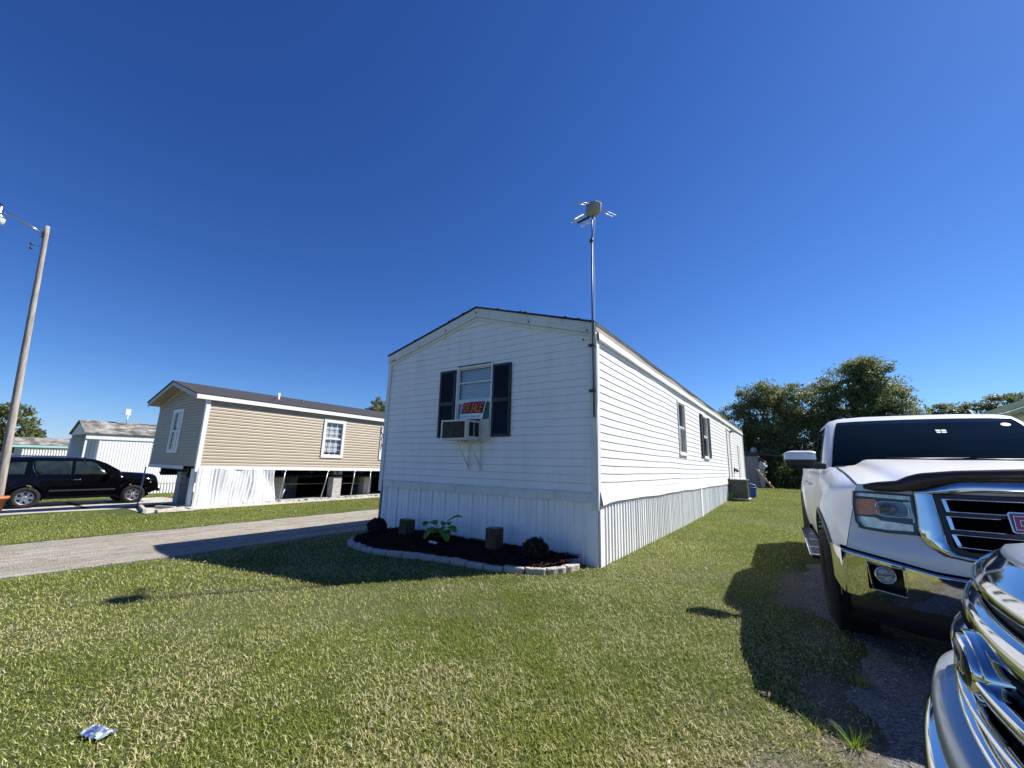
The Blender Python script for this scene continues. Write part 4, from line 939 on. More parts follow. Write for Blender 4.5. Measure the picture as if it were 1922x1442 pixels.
mb = MB(); mb.box(-.55, .55, -.12, .12, 0, .035, M=Matrix.Translation((-9.15, 7.9, gz1(-9.1, 7.9) + .03)) @ Matrix.Rotation(.25, 4, 'Z') @ Matrix.Rotation(-.03, 4, 'Y'), bev=.004)
mb.box(-.5, .5, -.1, .1, -.03, .0, M=Matrix.Translation((-9.05, 7.95, gz1(-9.1, 7.9) + .03)) @ Matrix.Rotation(.1, 4, 'Z'))
tag(mb.build('wooden_plank', M['grey_wood']), 'pale loose plank on the lawn edge beside the left wall of the white home', 'plank')
# ================================================================== FAR TRAILERS
t1 = thing('mobile_home', 'white ribbed trailer with stained roof and recessed porch behind the black suv', 'mobile home', (-30, 5.15, -.8))
LT = 9.; wT = 3.3
mb = MB(); ribs(mb, (0, .45, 0), (0, 1, 0), (1, 0, 0), LT, lambda y: .55, lambda y: 2.85, [(0, 0), (.25, .009), (.5, .009), (.75, 0)], .12); mb.build('side_wall', M['ribbed_white'], t1)
mb = MB(); mb.box(-.0, .05, -.08, LT + .5, 2.86, 3.14); 
for y in np.arange(0, LT, .18): mb.box(.05, .056, y, y + .006, 2.87, 3.13)
mb.build('fascia', M['ribbed_white'], t1)
mb = MB(); ribs(mb, (0, .45, 0), (-1, 0, 0), (0, -1, 0), wT, lambda y: .4, lambda y: 3.2, [(0, 0), (.1, .01), (.9, .01)], .3); mb.build('porch_wall', M['ribbed_white'], t1)
mb = MB(); mb.add([(.05, -.08, 3.10), (-wT / 2, -.08, 3.80), (-wT - .05, -.08, 3.10), (.05, -.12, 3.10), (-wT / 2, -.12, 3.80), (-wT - .05, -.12, 3.10)], [(0, 1, 2), (3, 4, 5), (0, 1, 4, 3), (1, 2, 5, 4), (2, 0, 3, 5)]); mb.build('gable_panel', M['ribbed_white'], t1)
mb = MB()
for s in (0, 1):
    xe = .12 if s == 0 else -wT - .12; mb.add([(xe, -.2, 3.14), (-wT / 2, -.2, 3.84), (-wT / 2, LT + .6, 3.84), (xe, LT + .6, 3.14), (xe, -.2, 3.20), (-wT / 2, -.2, 3.90), (-wT / 2, LT + .6, 3.90), (xe, LT + .6, 3.20)], [(0, 1, 2, 3), (4, 5, 6, 7), (0, 1, 5, 4), (3, 2, 6, 7), (0, 3, 7, 4)])
mb.build('roof', M['dirty_roof'], t1)
mb = MB(); mb.box(-.06, .0, -.08, .0, .3, 3.1); mb.build('porch_post', M['ribbed_white'], t1)
mb = MB(); ribs(mb, (-wT, -.08, 0), (0, 1, 0), (1, 0, 0), .55, lambda y: .4, lambda y: 3.15, [(0, 0), (.1, .01), (.9, .01)], .3); ribs(mb, (-wT - 2.2, .2, 0), (1, 0, 0), (0, -1, 0), 2.2, lambda y: .4, lambda y: 3.0, [(0, 0), (.1, .01), (.9, .01)], .3); mb.build('porch_side', M['ribbed_white'], t1)
window(t1, wall_matrix((-1.55, .44, 1.75), (1, 0, 0), (0, -1, 0)), .9, 1.1, .05, .5, bfrac=.4)
mb = MB(); ribs(mb, (.03, -.2, 0), (0, 1, 0), (1, 0, 0), LT + .7, lambda y: -.05, lambda y: .52, [(0, 0), (.3, .03), (.5, .03), (.8, 0)], .14); mb.build('skirt', M['ribbed_white'], t1)
a2 = thing('roof_antenna', 'small white panel antenna on a thin pole above the stained trailer roof', 'antenna', (-31.2, 6.75, 2.7))
mb = MB(); mb.tube([(0, 0, 0), (0.02, .03, .85)], .02, 6); mb.build('pole', M['galv'], a2)
mb = MB(); mb.box(-.03, .03, -.12, .12, .78, 1.14, bev=.01); mb.build('panel', M['ac_cream'], a2); mb = MB(); mb.tube([(.0, -.32, .86), (0, .32, .82)], .008, 5); mb.build('cross_rod', M['galv'], a2)
t2 = thing('mobile_home', 'low cream ribbed trailer with mint eave trim beyond the black suv roof', 'mobile home', (-42, 4.0, -.8))
mb = MB(); ribs(mb, (0, .25, 0), (0, 1, 0), (1, 0, 0), 8.2, lambda y: .2, lambda y: 2.45, [(0, 0), (.25, .03), (.5, .03), (.75, 0)], .13); ribs(mb, (0, .25, 0), (-1, 0, 0), (0, -1, 0), 3.2, lambda y: .2, lambda y: 2.6, [(0, 0), (.25, .02), (.5, .02), (.75, 0)], .3); mb.build('wall', M['ribbed_cream'], t2)
mb = MB(); mb.box(-.02, .10, -.3, 8.6, 2.45, 2.62); mb.build('eave_trim', M['mint'], t2)
mb = MB(); mb.add([(.12, -.35, 2.62), (-1.0, -.45, 3.12), (-3.3, -.35, 2.62), (.12, 8.7, 2.62), (-1.0, 8.7, 3.12), (-3.3, 8.7, 2.62)], [(0, 1, 4, 3), (1, 2, 5, 4), (0, 1, 2), (3, 4, 5)]); mb.build('roof', M['dirty_roof'], t2)
window(t2, wall_matrix((-2.1, .24, 1.3), (1, 0, 0), (0, -1, 0)), 1., 1., .05, .5, blind=False)
# ================================================================== BACK SHED and clutter
sh = thing('garden_shed', 'grey ribbed metal shed with a rusty door edge behind the white home', 'shed', (-4.3, 30.3, .1))
mb = MB(); ribs(mb, (0, 0, 0), (1, 0, 0), (0, -1, 0), 2.2, lambda y: 0, lambda y: 1.9, [(0, 0), (.1, .02), (.5, .02), (.6, 0)], .2); ribs(mb, (2.2, 0, 0), (0, 1, 0), (1, 0, 0), 2.4, lambda y: 0, lambda y: 1.9, [(0, 0), (.1, .02), (.5, .02), (.6, 0)], .2); mb.build('wall', M['shed_grey'], sh)
mb = MB(); mb.box(1.38, 1.48, -.035, -.02, .1, 1.85); mb.box(1.3, 1.55, -.033, -.021, .1, .5); mb.build('rusty_door_edge', M['rust_orange'], sh)
mb = MB(); mb.add([(-.2, -.2, 2.35), (3.6, -.2, 1.85), (3.6, 2.7, 1.85), (-.2, 2.7, 2.35), (-.2, -.2, 2.43), (3.6, -.2, 1.93), (3.6, 2.7, 1.93), (-.2, 2.7, 2.43)], [(0, 1, 2, 3), (4, 5, 6, 7), (0, 1, 5, 4), (3, 2, 6, 7), (0, 3, 7, 4), (1, 2, 6, 5)]); mb.box(0, 2.2, .0, .05, 1.9, 2.1); mb.build('roof', pm('dark_roof', (.05, .055, .05), .8, var=.2), sh)
mb = MB(); mb.box(-.2, 3.2, -.05, 2.5, -.1, .04); mb.build('base', M['rust_orange'] if False else pm('dark_base', (.10, .04, .035), .9, var=.3), sh)
sb = thing('white_board', 'tall pale rounded board standing against the right side of the shed', 'board', (-1.93, 30.1, .12), (.06, 0, 0))
mb = MB(); poly = [(-.11, 0), (.11, 0), (.15, .6), (.15, 1.2), (.11, 1.5), (0, 1.62), (-.11, 1.5), (-.15, 1.2), (-.15, .6)]; mb.prism(poly, lambda a, b: (a, 0, b), lambda a, b: (a, .06, b)); mb.build('board', pm('faded_board', (.42, .45, .44), .6, var=.1), sb)
wp = thing('wooden_pallet', 'light wooden pallet leaning on the shed beside the pale board', 'pallet', (-1.35, 29.2, .12), (0, -.62, 0))
mb = MB()
for y in (-.35, 0, .35): mb.box(-.04, .04, y - .03, y + .03, 0, 1.35)
for z in (.05, .33, .61, .89, 1.17): mb.box(.04, .06, -.4, .4, z, z + .1)
mb.build('slats', M['raw_wood'], wp)
sd = thing('satellite_dish', 'round pale satellite dish above the dark shed roof', 'dish', (-2.45, 32.4, 1.45), (0, 0, 0))
mb = MB(); mb.lathe([(0, .08), (.12, .07), (.24, .03), (.33, -.03), (.335, -.03), (.24, .04), (.12, .08), (0, .09)], 24, M=Matrix.Translation((0, -.1, 1.0)) @ Matrix.Scale(.62, 4) @ Matrix.Rotation(-.35, 4, 'X')); mb.build('reflector', pm('dish_white', (.34, .36, .36), .5, var=.05), sd)
mb = MB(); mb.tube([(0, 0, 0), (0, 0, 1.0)], .03, 6); mb.tube([(0, 0, .75), (0, -.35, .8), (0, -.42, 1.0)], .015, 5); mb.box(-.05, .05, -.47, -.38, .98, 1.08); mb.build('mount', M['galv'], sd)
gh = thing('neighbour_house', 'green roofed house rising behind the white pickup at the right', 'house', (5.2, 15.5, 0))
mb = MB(); P = [(-1.0, -1, 2.62), (6, -1, 5.6), (6, 9, 5.6), (-1.0, 9, 2.62)]
mb.add(P + [(x, y, z + .1) for x, y, z in P], [(0, 1, 2, 3), (4, 5, 6, 7), (0, 1, 5, 4), (3, 2, 6, 7), (0, 3, 7, 4), (1, 2, 6, 5)])
for k in range(24): x0 = -1.0; mb.add([(x0, -1 + k * .42, 2.73), (6, -1 + k * .42, 5.71), (6, -.96 + k * .42, 5.71), (x0, -.96 + k * .42, 2.73), (x0, -.98 + k * .42, 2.77), (6, -.98 + k * .42, 5.75)], [(0, 1, 5, 4), (3, 2, 5, 4)])
mb.build('roof', M['green_roof'], gh)
mb = MB(); siding(mb, (-.6, -.6, 0), (0, 1, 0), (-1, 0, 0), 9, .0, lambda x: 2.75, .15, .015, (), 3, seg=3, seams=False); siding(mb, (-.6, -.6, 0), (1, 0, 0), (0, -1, 0), 6.6, .0, lambda x: 2.75 + x * .42, .15, .015, (), 3, seg=1, seams=False); mb.build('wall', M['ribbed_cream'], gh)
# ================================================================== STREET LAMP
sl_ = thing('street_lamp', 'leaning weathered wooden pole with a curved arm and lamp head', 'street lamp', (-21.6, 1.96, -.86))
SC = 1.8; zt = (1.3 + (5.763 - 1.3) * SC + .86) / SC; sl_.scale = (SC, SC, SC)
mb = MB(); n = 20; P = []
for j in range(30):
    t = j / 29; z = zt * t; cy = lerp(0, -.245, t); cx = .012 * math.sin(t * 9); r = lerp(.066, .037, t) * (1 + .012 * math.sin(j * 2.1))
    P.append([(cx + r * math.cos(2 * PI * k / n) * (1 + .02 * math.sin(3 * k)), cy + r * math.sin(2 * PI * k / n), z) for k in range(n)])
mb.grid(P, closed_v=True); mb.add(P[-1], [tuple(range(n))]); mb.build('pole', M['wood_pole'], sl_)
mb = MB(); mb.tube([(0, -.26, zt - .19), (0, -.45, zt - .10), (0, -.60, zt - .035), (0, -.72, zt - .012), (0, -.80, zt - .02)], .019, 10); mb.build('arm', M['chrome_dull'], sl_)
mb = MB(); mb.box(-.02, .02, -.30, -.27, zt - .26, zt - .13); mb.next(); mb.tube([(0, -.22, zt - .17), (0, -.12, zt - .18)], .006, 6); mb.next(); mb.tube([(0, -.27, zt - .44), (0, -.36, zt - .46), (0, -.39, zt - .5), (0, -.37, zt - .54)], .006, 6); mb.lathe([(0, 0), (.04, .0), (.045, .03), (.03, .06), (0, .07)], 10, M=Matrix.Translation((0, -.39, zt - .46)) @ Matrix.Rotation(PI / 2, 4, 'X') @ Matrix.Scale(.55, 4)); mb.lathe([(0, 0), (.04, .0), (.045, .03), (.03, .06), (0, .07)], 10, M=Matrix.Translation((0, -.38, zt - .55)) @ Matrix.Rotation(PI / 2, 4, 'X') @ Matrix.Scale(.55, 4)); mb.build_each('bracket', M['black_steel'], sl_)
hd = MB(); Mh = Matrix.Translation((0, -.865, zt - .12)) @ Matrix.Rotation(PI / 2, 4, 'X') @ Matrix.Scale(.75, 4)
hd.lathe([(0, .36), (.04, .355), (.045, .30), (.06, .29), (.075, .27), (.08, .12), (.09, .10), (.14, .03), (.16, -.02), (.155, -.03), (0, -.02)], 24, M=Mh); hd.build('lamp_head', M['chrome_dull'], sl_)
hd = MB(); hd.lathe([(.15, -.03), (.14, -.12), (.10, -.19), (.05, -.225), (0, -.23)], 24, M=Mh); hd.build('refractor', pm('lamp_glass', (.6, .62, .6), .2, var=.05, coat=.5), sl_)
# planter at the left edge
pl = thing('plant_pot', 'orange brown tapered pot standing at the rear wheel of the black suv', 'pot', (-20.0, 1.72, gz1(-20, 1.7)))
mb = MB(); mb.lathe([(0, 0), (.17, 0), (.26, .46), (.29, .46), (.30, .55), (.27, .55), (.25, .5), (.15, .06), (0, .06)], 26, M=Matrix.Rotation(PI / 2, 4, 'X')); mb.build('pot', M['terracotta'], pl)
mb = MB(); 
for k in range(5): mb.box(-.03, .03, -.008, .008, -.02, .03, M=Matrix.Rotation(-.35 + k * .13, 4, 'Z') @ Matrix.Translation((.235, 0, .30)))
mb.build('print', M['terracotta_print'], pl)
# litter
lb = thing('plastic_wrapper', 'crumpled shiny blue and clear plastic wrapper lying on the lawn', 'wrapper', (-2.815, .73, 0.012), (0, 0, .35)); lb.scale = (.82, .82, .9)
rn = random.Random(12); P = []
for i in range(15):
    row = []
    for j in range(9):
        x = lerp(-.085, .085, i / 14); y = lerp(-.045, .045, j / 8); row.append((x + rn.uniform(-.004, .004), y + rn.uniform(-.004, .004), .006 + .018 * math.sin(PI * j / 8) * (1 - .4 * (i / 14)) + rn.uniform(-.007, .007)))
    P.append(row)
wm = bpy.data.materials.new('wrapper_film'); wm.use_nodes = True; nt = wm.node_tree; b = nt.nodes['Principled BSDF']; b.inputs['Roughness'].default_value = .12; b.inputs['Coat Weight'].default_value = 1
no = nt.nodes.new('ShaderNodeTexNoise'); no.inputs['Scale'].default_value = 26; tc = nt.nodes.new('ShaderNodeTexCoord'); nt.links.new(tc.outputs['Object'], no.inputs['Vector'])
cr = nt.nodes.new('ShaderNodeValToRGB'); e = cr.color_ramp.elements; e[0].position = .38; e[0].color = (.07, .09, .32, 1); e[1].position = .62; e[1].color = (.42, .52, .50, 1); x = e.new(.5); x.color = (.16, .22, .26, 1)
nt.links.new(no.outputs['Fac'], cr.inputs[0]); nt.links.new(cr.outputs[0], b.inputs['Base Color'])
mb = MB(); mb.grid(P, sm=False); mb.build('film', wm, lb); mb = MB(); mb.add([(-.085, -.05, .03), (-.12, -.052, .0), (-.118, .045, .01), (-.085, .045, .045), (-.10, 0, .05)], [(0, 1, 4), (1, 2, 4), (2, 3, 4), (3, 0, 4)]); mb.build('torn_flap', M['lens'], lb)
# fallen leaves and tall tufts by the gravel
rn = random.Random(21); mb = MB()
for i in range(900):
    x = rn.uniform(-6.5, .5); y = rn.uniform(.6, 6.5)
    if bed_inside(np.array([x]), np.array([y]))[0] or (x > -6.7 and x < -2.2 and y > 5.2): continue
    near = math.exp(-((x + .1) ** 2 + (y - 2.6) ** 2) / .25)
    if rn.random() > .10 + .9 * near: continue
    z = gz1(x, y) + rn.uniform(.02, .045); s = rn.uniform(.010, .024); E_ = Euler((rn.uniform(-.5, .5), rn.uniform(-.5, .5), rn.uniform(0, 6))).to_matrix()
    c = Vector((x, y, z)); mb.add([c + E_ @ Vector(p) for p in ((-s, 0, 0), (-s * .3, -s * .35, .004), (s * .6, -s * .25, .002), (s, 0, .006), (s * .5, s * .3, 0), (-s * .4, s * .32, .005))], [tuple(range(6))])
tag(mb.build('fallen_leaf_litter', leaf_mat('dry_leaf', (.30, .20, .10), (.52, .42, .28), .2), fix=False), 'small dry leaves scattered over the lawn', 'leaf litter', kind='stuff')
rn = random.Random(77); mb = MB()
for i in range(9000):
    if i % 4: x = rn.uniform(-.45, 1.6); y = rn.uniform(2.1, 7.2)
    else: x = rn.uniform(-10.9, -6.6); y = rn.uniform(.4, 8.5)
    if x < -5 and rn.random() > 1.2 * math.exp(-min(abs(x + 7.0), abs(x + 10.9)) / .35): continue
    if x > -5 and x < float(drive_edge_r(y)) - .05 and float(bare(np.array([x]), np.array([y]))[0]) < .5: continue
    s = rn.uniform(.002, .0065) * (1.6 if rn.random() < .06 else 1) * (1.6 if x < -5 else 1); z = gz1(x, y) + .012 + s * .3; q = [rn.uniform(.6, 1.2) * s for _ in range(6)]
    mb.add([(x + q[0], y, z), (x, y + q[1], z), (x - q[2], y, z), (x, y - q[3], z), (x, y, z + q[4] * .7), (x, y, z - q[5] * .5)], [(0, 1, 4), (1, 2, 4), (2, 3, 4), (3, 0, 4), (1, 0, 5), (2, 1, 5), (3, 2, 5), (0, 3, 5)], rn.choice([0, 0, 1]))
tag(mb.build('loose_gravel', [pm('stone_grey', (.28, .27, .25), .9, var=.4, vs=20), pm('stone_pale', (.48, .45, .40), .9, var=.3, vs=20)], fix=False), 'small loose stones strewn over the gravel and along the driveway edges', 'gravel', kind='stuff')
def tuft(x, y, n, h, label, seed):
    rn = random.Random(seed); mb = MB()
    for i in range(n):
        a = rn.uniform(0, 6.3); r = rn.uniform(0, .05); b = Vector((x + r * math.cos(a), y + r * math.sin(a), gz1(x, y) - .01)); a += rn.uniform(-.6, .6); d = Vector((math.cos(a), math.sin(a), 0)); s = d.cross(UP) * rn.uniform(.002, .0035); L = h * rn.uniform(.5, 1.1); q = rn.uniform(.25, .9); P = []
        for k in range(5):
            t = k / 4; c = b + d * L * q * t ** 1.4 + UP * L * (t - .35 * q * t * t); P.append([c - s * (1 - t * .9), c + s * (1 - t * .9)])
        mb.grid(P)
    tag(mb.build('grass_tuft', leaf_mat('tuft_leaf_%d' % seed, (.10, .17, .025), (.24, .30, .06), .4), fix=False), label, 'grass tuft', 'tall tufts at the gravel edge')
tuft(.10, 2.80, 80, .10, 'tall bright grass tuft at the corner of the gravel, nearest the chrome grille', 1); tuft(-.06, 2.85, 45, .075, 'shorter bright grass tuft just left of the tallest tuft', 2)
tuft(.20, 3.55, 60, .10, 'dark grass tuft in the shade beside the pickup bumper', 3)
# weeds by the condenser
tuft(-2.12, 16.9, 90, .45, 'tall green weed between the skirt and the dark green condenser', 5)
# ================================================================== TREES
def tree(name, label, cat, base, trunk_r, blobs, nclump, nleaf, leaf, mat, seed, group=None, trunk_h=2.5, clump_r=.8, gap=.0, limbs=14, bark='oak_bark', lean=(0, 0)):
    """blobs: [(cx,cy,cz,rx,ry,rz,weight)] relative to base"""
    rn = np.random.default_rng(seed); rd = random.Random(seed)
    o = thing(name, label, cat, base, group=group); wsum = sum(b[6] for b in blobs); cl = []
    for b in blobs:
        k = int(nclump * b[6] / wsum)
        d = rn.normal(size=(k, 3)); d /= np.linalg.norm(d, axis=1)[:, None]; r = rn.uniform(.25, 1., k) ** .45
        wob = 1 + .16 * np.sin(d[:, 0] * 5 + seed) * np.sin(d[:, 2] * 6 + d[:, 1] * 4 + seed)
        c = d * (r * wob)[:, None] * np.array(b[3:6]) + np.array(b[:3]); cl.append(c)
    cl = np.concatenate(cl); cl = cl[cl[:, 2] > .25]
    n = len(cl); cr = clump_r * rn.uniform(.45, 1.25, n)
    P = []
    k = nleaf
    d = rn.normal(size=(n, k, 3)); d /= np.linalg.norm(d, axis=2)[..., None]; r = rn.random((n, k)) ** .5
    c = cl[:, None] + d * (r * cr[:, None])[..., None] * np.array([1.15, 1.15, .62]); c = c.reshape(-1, 3); m = len(c)
    a = rn.normal(size=(m, 3)); a /= np.linalg.norm(a, axis=1)[:, None]; b2 = rn.normal(size=(m, 3)); b2[:, 2] *= .6; b2 -= a * (a * b2).sum(1)[:, None]; b2 /= np.linalg.norm(b2, axis=1)[:, None]
    s = leaf * rn.uniform(.5, 1.2, m)[:, None]
    V = np.stack([c - a * s, c - b2 * s * .5, c + a * s, c + b2 * s * .5], 1); F = np.arange(m * 4).reshape(-1, 4)
    np_mesh('crown', V, F, M[mat], o)
    mb = MB(); tp = []
    H = trunk_h
    pts = [Vector((0, 0, -.3)), Vector((lean[0] * .2, lean[1] * .2, H * .35)), Vector((lean[0] * .6, lean[1] * .6, H * .7)), Vector((lean[0], lean[1], H))]
    mb.tube(pts, [trunk_r * 1.35, trunk_r, trunk_r * .85, trunk_r * .75], 12)
    idx = rn.choice(n, min(limbs, n), replace=False)
    for i in idx:
        e = Vector(cl[i]); s0 = pts[-1] if rd.random() < .6 else pts[2]; mid = s0.lerp(e, .5) + Vector((rd.uniform(-.4, .4), rd.uniform(-.4, .4), rd.uniform(-.1, .6)))
        mb.tube([s0, s0.lerp(mid, .5) + Vector((rd.uniform(-.2, .2), 0, .1)), mid, mid.lerp(e, .6) + Vector((rd.uniform(-.3, .3), rd.uniform(-.3, .3), 0)), e], [trunk_r * .5, trunk_r * .36, trunk_r * .24, trunk_r * .13, trunk_r * .05], 7)
        for q in range(3):
            t = rd.uniform(.3, .9); f = mid.lerp(e, t); g = f + Vector((rd.uniform(-1, 1), rd.uniform(-1, 1), rd.uniform(-.1, 1))) * clump_r * 1.3; mb.tube([f, f.lerp(g, .5) + Vector((0, 0, .1)), g], [trunk_r * .12, trunk_r * .08, trunk_r * .03], 5)
    mb.build('trunk', M[bark], o, fix=False)
    return o
# left oak (sparser), right oak, both at y ~ 36
tree('oak_tree', 'wide sparse crowned oak rising just right of the white home roof end', 'tree', (-1.6, 35.5, .1), .36,
     [(-1.9, 0, 4.2, 1.9, 2.2, 1.9, 1.3), (.0, .5, 5.2, 1.9, 2.2, 2.2, 1.5), (1.6, 0, 5.5, 1.6, 2.0, 2.0, 1.1), (-.3, -.6, 3.0, 2.4, 2.0, 1.4, 1.1), (-.6, 0, 6.6, 1.2, 1.2, .9, .3), (2.4, .3, 3.2, 1.6, 1.8, 2.0, 1.0), (2.9, .3, 5.3, 1.5, 1.6, 1.8, 1.0), (-3.1, 0, 3.4, 1.2, 1.5, 1.3, .6)], 520, 120, .088, 'oak_leaf', 1, 'oaks behind the homes', 2.2, .62, limbs=40)
tree('oak_tree', 'tall full crowned oak standing behind the white pickup', 'tree', (3.7, 37.5, .1), .45,
     [(-.6, 0, 5.6, 1.9, 2.4, 2.6, 1.4), (1.2, .3, 6.2, 1.6, 2.3, 2.5, 1.4), (-.2, -.5, 3.5, 3.0, 2.2, 1.8, 1.4), (2.3, 0, 4.6, 1.2, 1.8, 1.8, .8), (.5, 0, 8.2, 1.1, 1.0, .8, .4)], 540, 125, .088, 'oak_leaf', 2, 'oaks behind the homes', 2.4, .6, limbs=30)
tree('shrub', 'dense dark rounded bush between the shed and the white pickup', 'bush', (.15, 31.0, .05), .12,
     [(-.4, 0, 1.0, 1.35, 1.1, 1.0, 1), (.6, .1, 1.2, 1.1, 1.1, 1.25, 1), (-.2, 0, .5, 1.5, 1.0, .5, .6)], 170, 75, .085, 'bush_leaf', 3, None, .8, .38, limbs=12)
tree('shrub', 'low dark shrubs in the shade under the oaks behind the shed', 'shrub', (-2.6, 35.0, .05), .12,
     [(-1.6, 0, 1.0, 1.5, 1.0, 1.3, 1), (.8, .5, 1.2, 1.6, 1.0, 1.5, 1), (3.5, 1.5, 1.5, 2.2, 1.0, 1.6, 1)], 170, 60, .12, 'bush_leaf', 4, None, .8, .5, limbs=10)
tree('oak_tree', 'small far row of trees seen over the white pickup roof', 'tree', (13.6, 60., .1), .3,
     [(-.8, 0, 6.9, 1.4, 1.5, 1.2, 1), (1.3, 0, 6.9, 1.9, 1.5, 1.2, 1), (3.6, 0, 7.5, 1.8, 1.5, 1.3, 1), (1, 0, 5.0, 3.5, 1.5, 1.5, 1)], 190, 90, .13, 'oak_leaf', 5, None, 4., .6, limbs=8)
tree('oak_tree', 'dark tree standing behind the street lamp pole beyond the cream trailer', 'tree', (-62, 3.0, -.1), .4,
     [(-.2, -.6, 4.6, 2.2, 2.6, 2.5, 1.3), (0, 2.3, 4.0, 1.8, 1.7, 2.0, 1.1), (0, -3.2, 4.8, 1.8, 2.2, 2.6, 1), (0, 3.2, 2.6, 1.6, 1.4, 1.3, .8), (0, 0, 2.2, 1.8, 3.5, 1.3, .8)], 330, 70, .16, 'oak_leaf', 6, None, 2.5, .62, limbs=16)
tree('oak_tree', 'sparse small treetop peeking over the far end of the tan home roof', 'tree', (-26.5, 20.4, -.4), .16,
     [(0, -.1, 5.9, .55, .6, .75, 1), (0, -.7, 5.3, .5, .45, .35, .5), (0, .5, 5.2, .5, .5, .4, .5)], 40, 90, .07, 'oak_leaf', 7, None, 4.6, .30, limbs=14)
# ================================================================== VEHICLES
def wheel(parent, M4, r, wdt, rim_r, spokes, tyre_name='wheel', rim='alloy', hubc=None):
    """M4: origin at hub, local Y outward"""
    e = bpy.data.objects.new('wheel', None)
    t = MB(); n = 56; prof = [(rim_r, wdt * .42), (rim_r + .01, wdt * .53), (lerp(rim_r, r, .5), wdt * .62), (r - .035, wdt * .50), (r - .012, wdt * .44), (r, wdt * .38), (r, -wdt * .38), (r - .012, -wdt * .44), (r - .035, -wdt * .5), (rim_r, -wdt * .42)]
    t.lathe(prof, n, M=M4)
    for k in range(n):
        A = M4 @ Matrix.Rotation(2 * PI * k / n, 4, 'Y')
        for s in (-1, 1): t.box(r - .012, r + .006, s * wdt * .25 - wdt * .17, s * wdt * .25 + wdt * .17, -r * .035, r * .035, M=A)
    to = t.build('wheel', M['rubber'], parent)
    q = MB(); q.lathe([(rim_r + .002, wdt * .44), (rim_r - .012, wdt * .45), (rim_r - .03, wdt * .38), (rim_r - .04, .0), (rim_r - .045, -wdt * .4)], n, M=M4)
    for k in range(spokes):
        A = M4 @ Matrix.Rotation(2 * PI * k / spokes, 4, 'Y'); w1, w2 = rim_r * .17, rim_r * .24; y0 = wdt * .36
        q.add([A @ Vector(p) for p in ((.05, y0 + .01, -w1), (.05, y0 + .01, w1), (rim_r - .02, y0 + .02, w2), (rim_r - .02, y0 + .02, -w2), (.05, y0 - .05, -w1), (.05, y0 - .05, w1), (rim_r - .02, y0 - .04, w2), (rim_r - .02, y0 - .04, -w2))], [(0, 1, 2, 3), (4, 5, 6, 7), (1, 2, 6, 5), (0, 3, 7, 4)])
    q.lathe([(0, wdt * .42), (.045, wdt * .42), (.07, wdt * .38), (.085, wdt * .30), (.09, 0)], 20, M=M4)
    for k in range(6):
        a = 2 * PI * (k + .5) / 6; q.lathe([(0, .02), (.009, .018), (.011, 0)], 6, M=M4 @ Matrix.Translation((.068 * math.cos(a), wdt * .37, .068 * math.sin(a))))
    q.build('rim', M[rim], to)
    d = MB(); d.lathe([(0, wdt * .1), (rim_r * .8, wdt * .1), (rim_r * .8, .0)], 24, M=M4); d.lathe([(rim_r - .046, -wdt * .3), (0, -wdt * .3)], 24, M=M4); d.build('brake_disc', M['black_steel'], to)
def column_side(mb, sgn, cols, low, top, rfun, nlev=12, mi=0):
    P = []
    for f in cols:
        a, b = low(f), top(f); P.append([(f, sgn * rfun(f, lerp(a, b, 1 - (1 - j / nlev) ** 1.25)), lerp(a, b, 1 - (1 - j / nlev) ** 1.25)) for j in range(nlev + 1)])
    mb.grid(P, mi)
    return P
def side_plate(mb, sgn, poly, rfun, th=.004, off=.003, mi=0, step=.08):
    """poly in (f,u) on body side"""
    tmp = MB(); plate(tmp, poly, lambda a, b: rfun(a, b), th, off, mi, step)
    mb.add([(a, sgn * r, b) for (r, a, b) in tmp.v], tmp.f, mi, True)
def front_plate(mb, poly, F, th, off=0., mi=0, step=.05, mirror=False):
    for s in ((1, -1) if mirror else (1,)): plate(mb, [(s * a, b) for a, b in poly], F, th, off, mi, step)
def arch(f, fc, uc, R, base):
    d = R * R - (f - fc) ** 2
    return max(base, uc + math.sqrt(d)) if d > 0 else base
M['void_black'] = pm('grille_void', (.004, .004, .005), .8, var=.2, spec=.05)
M['fog_silver'] = pm('fog_reflector', (.75, .76, .78), .12, 1., var=.2, vs=40, bump=.5, bs=45)
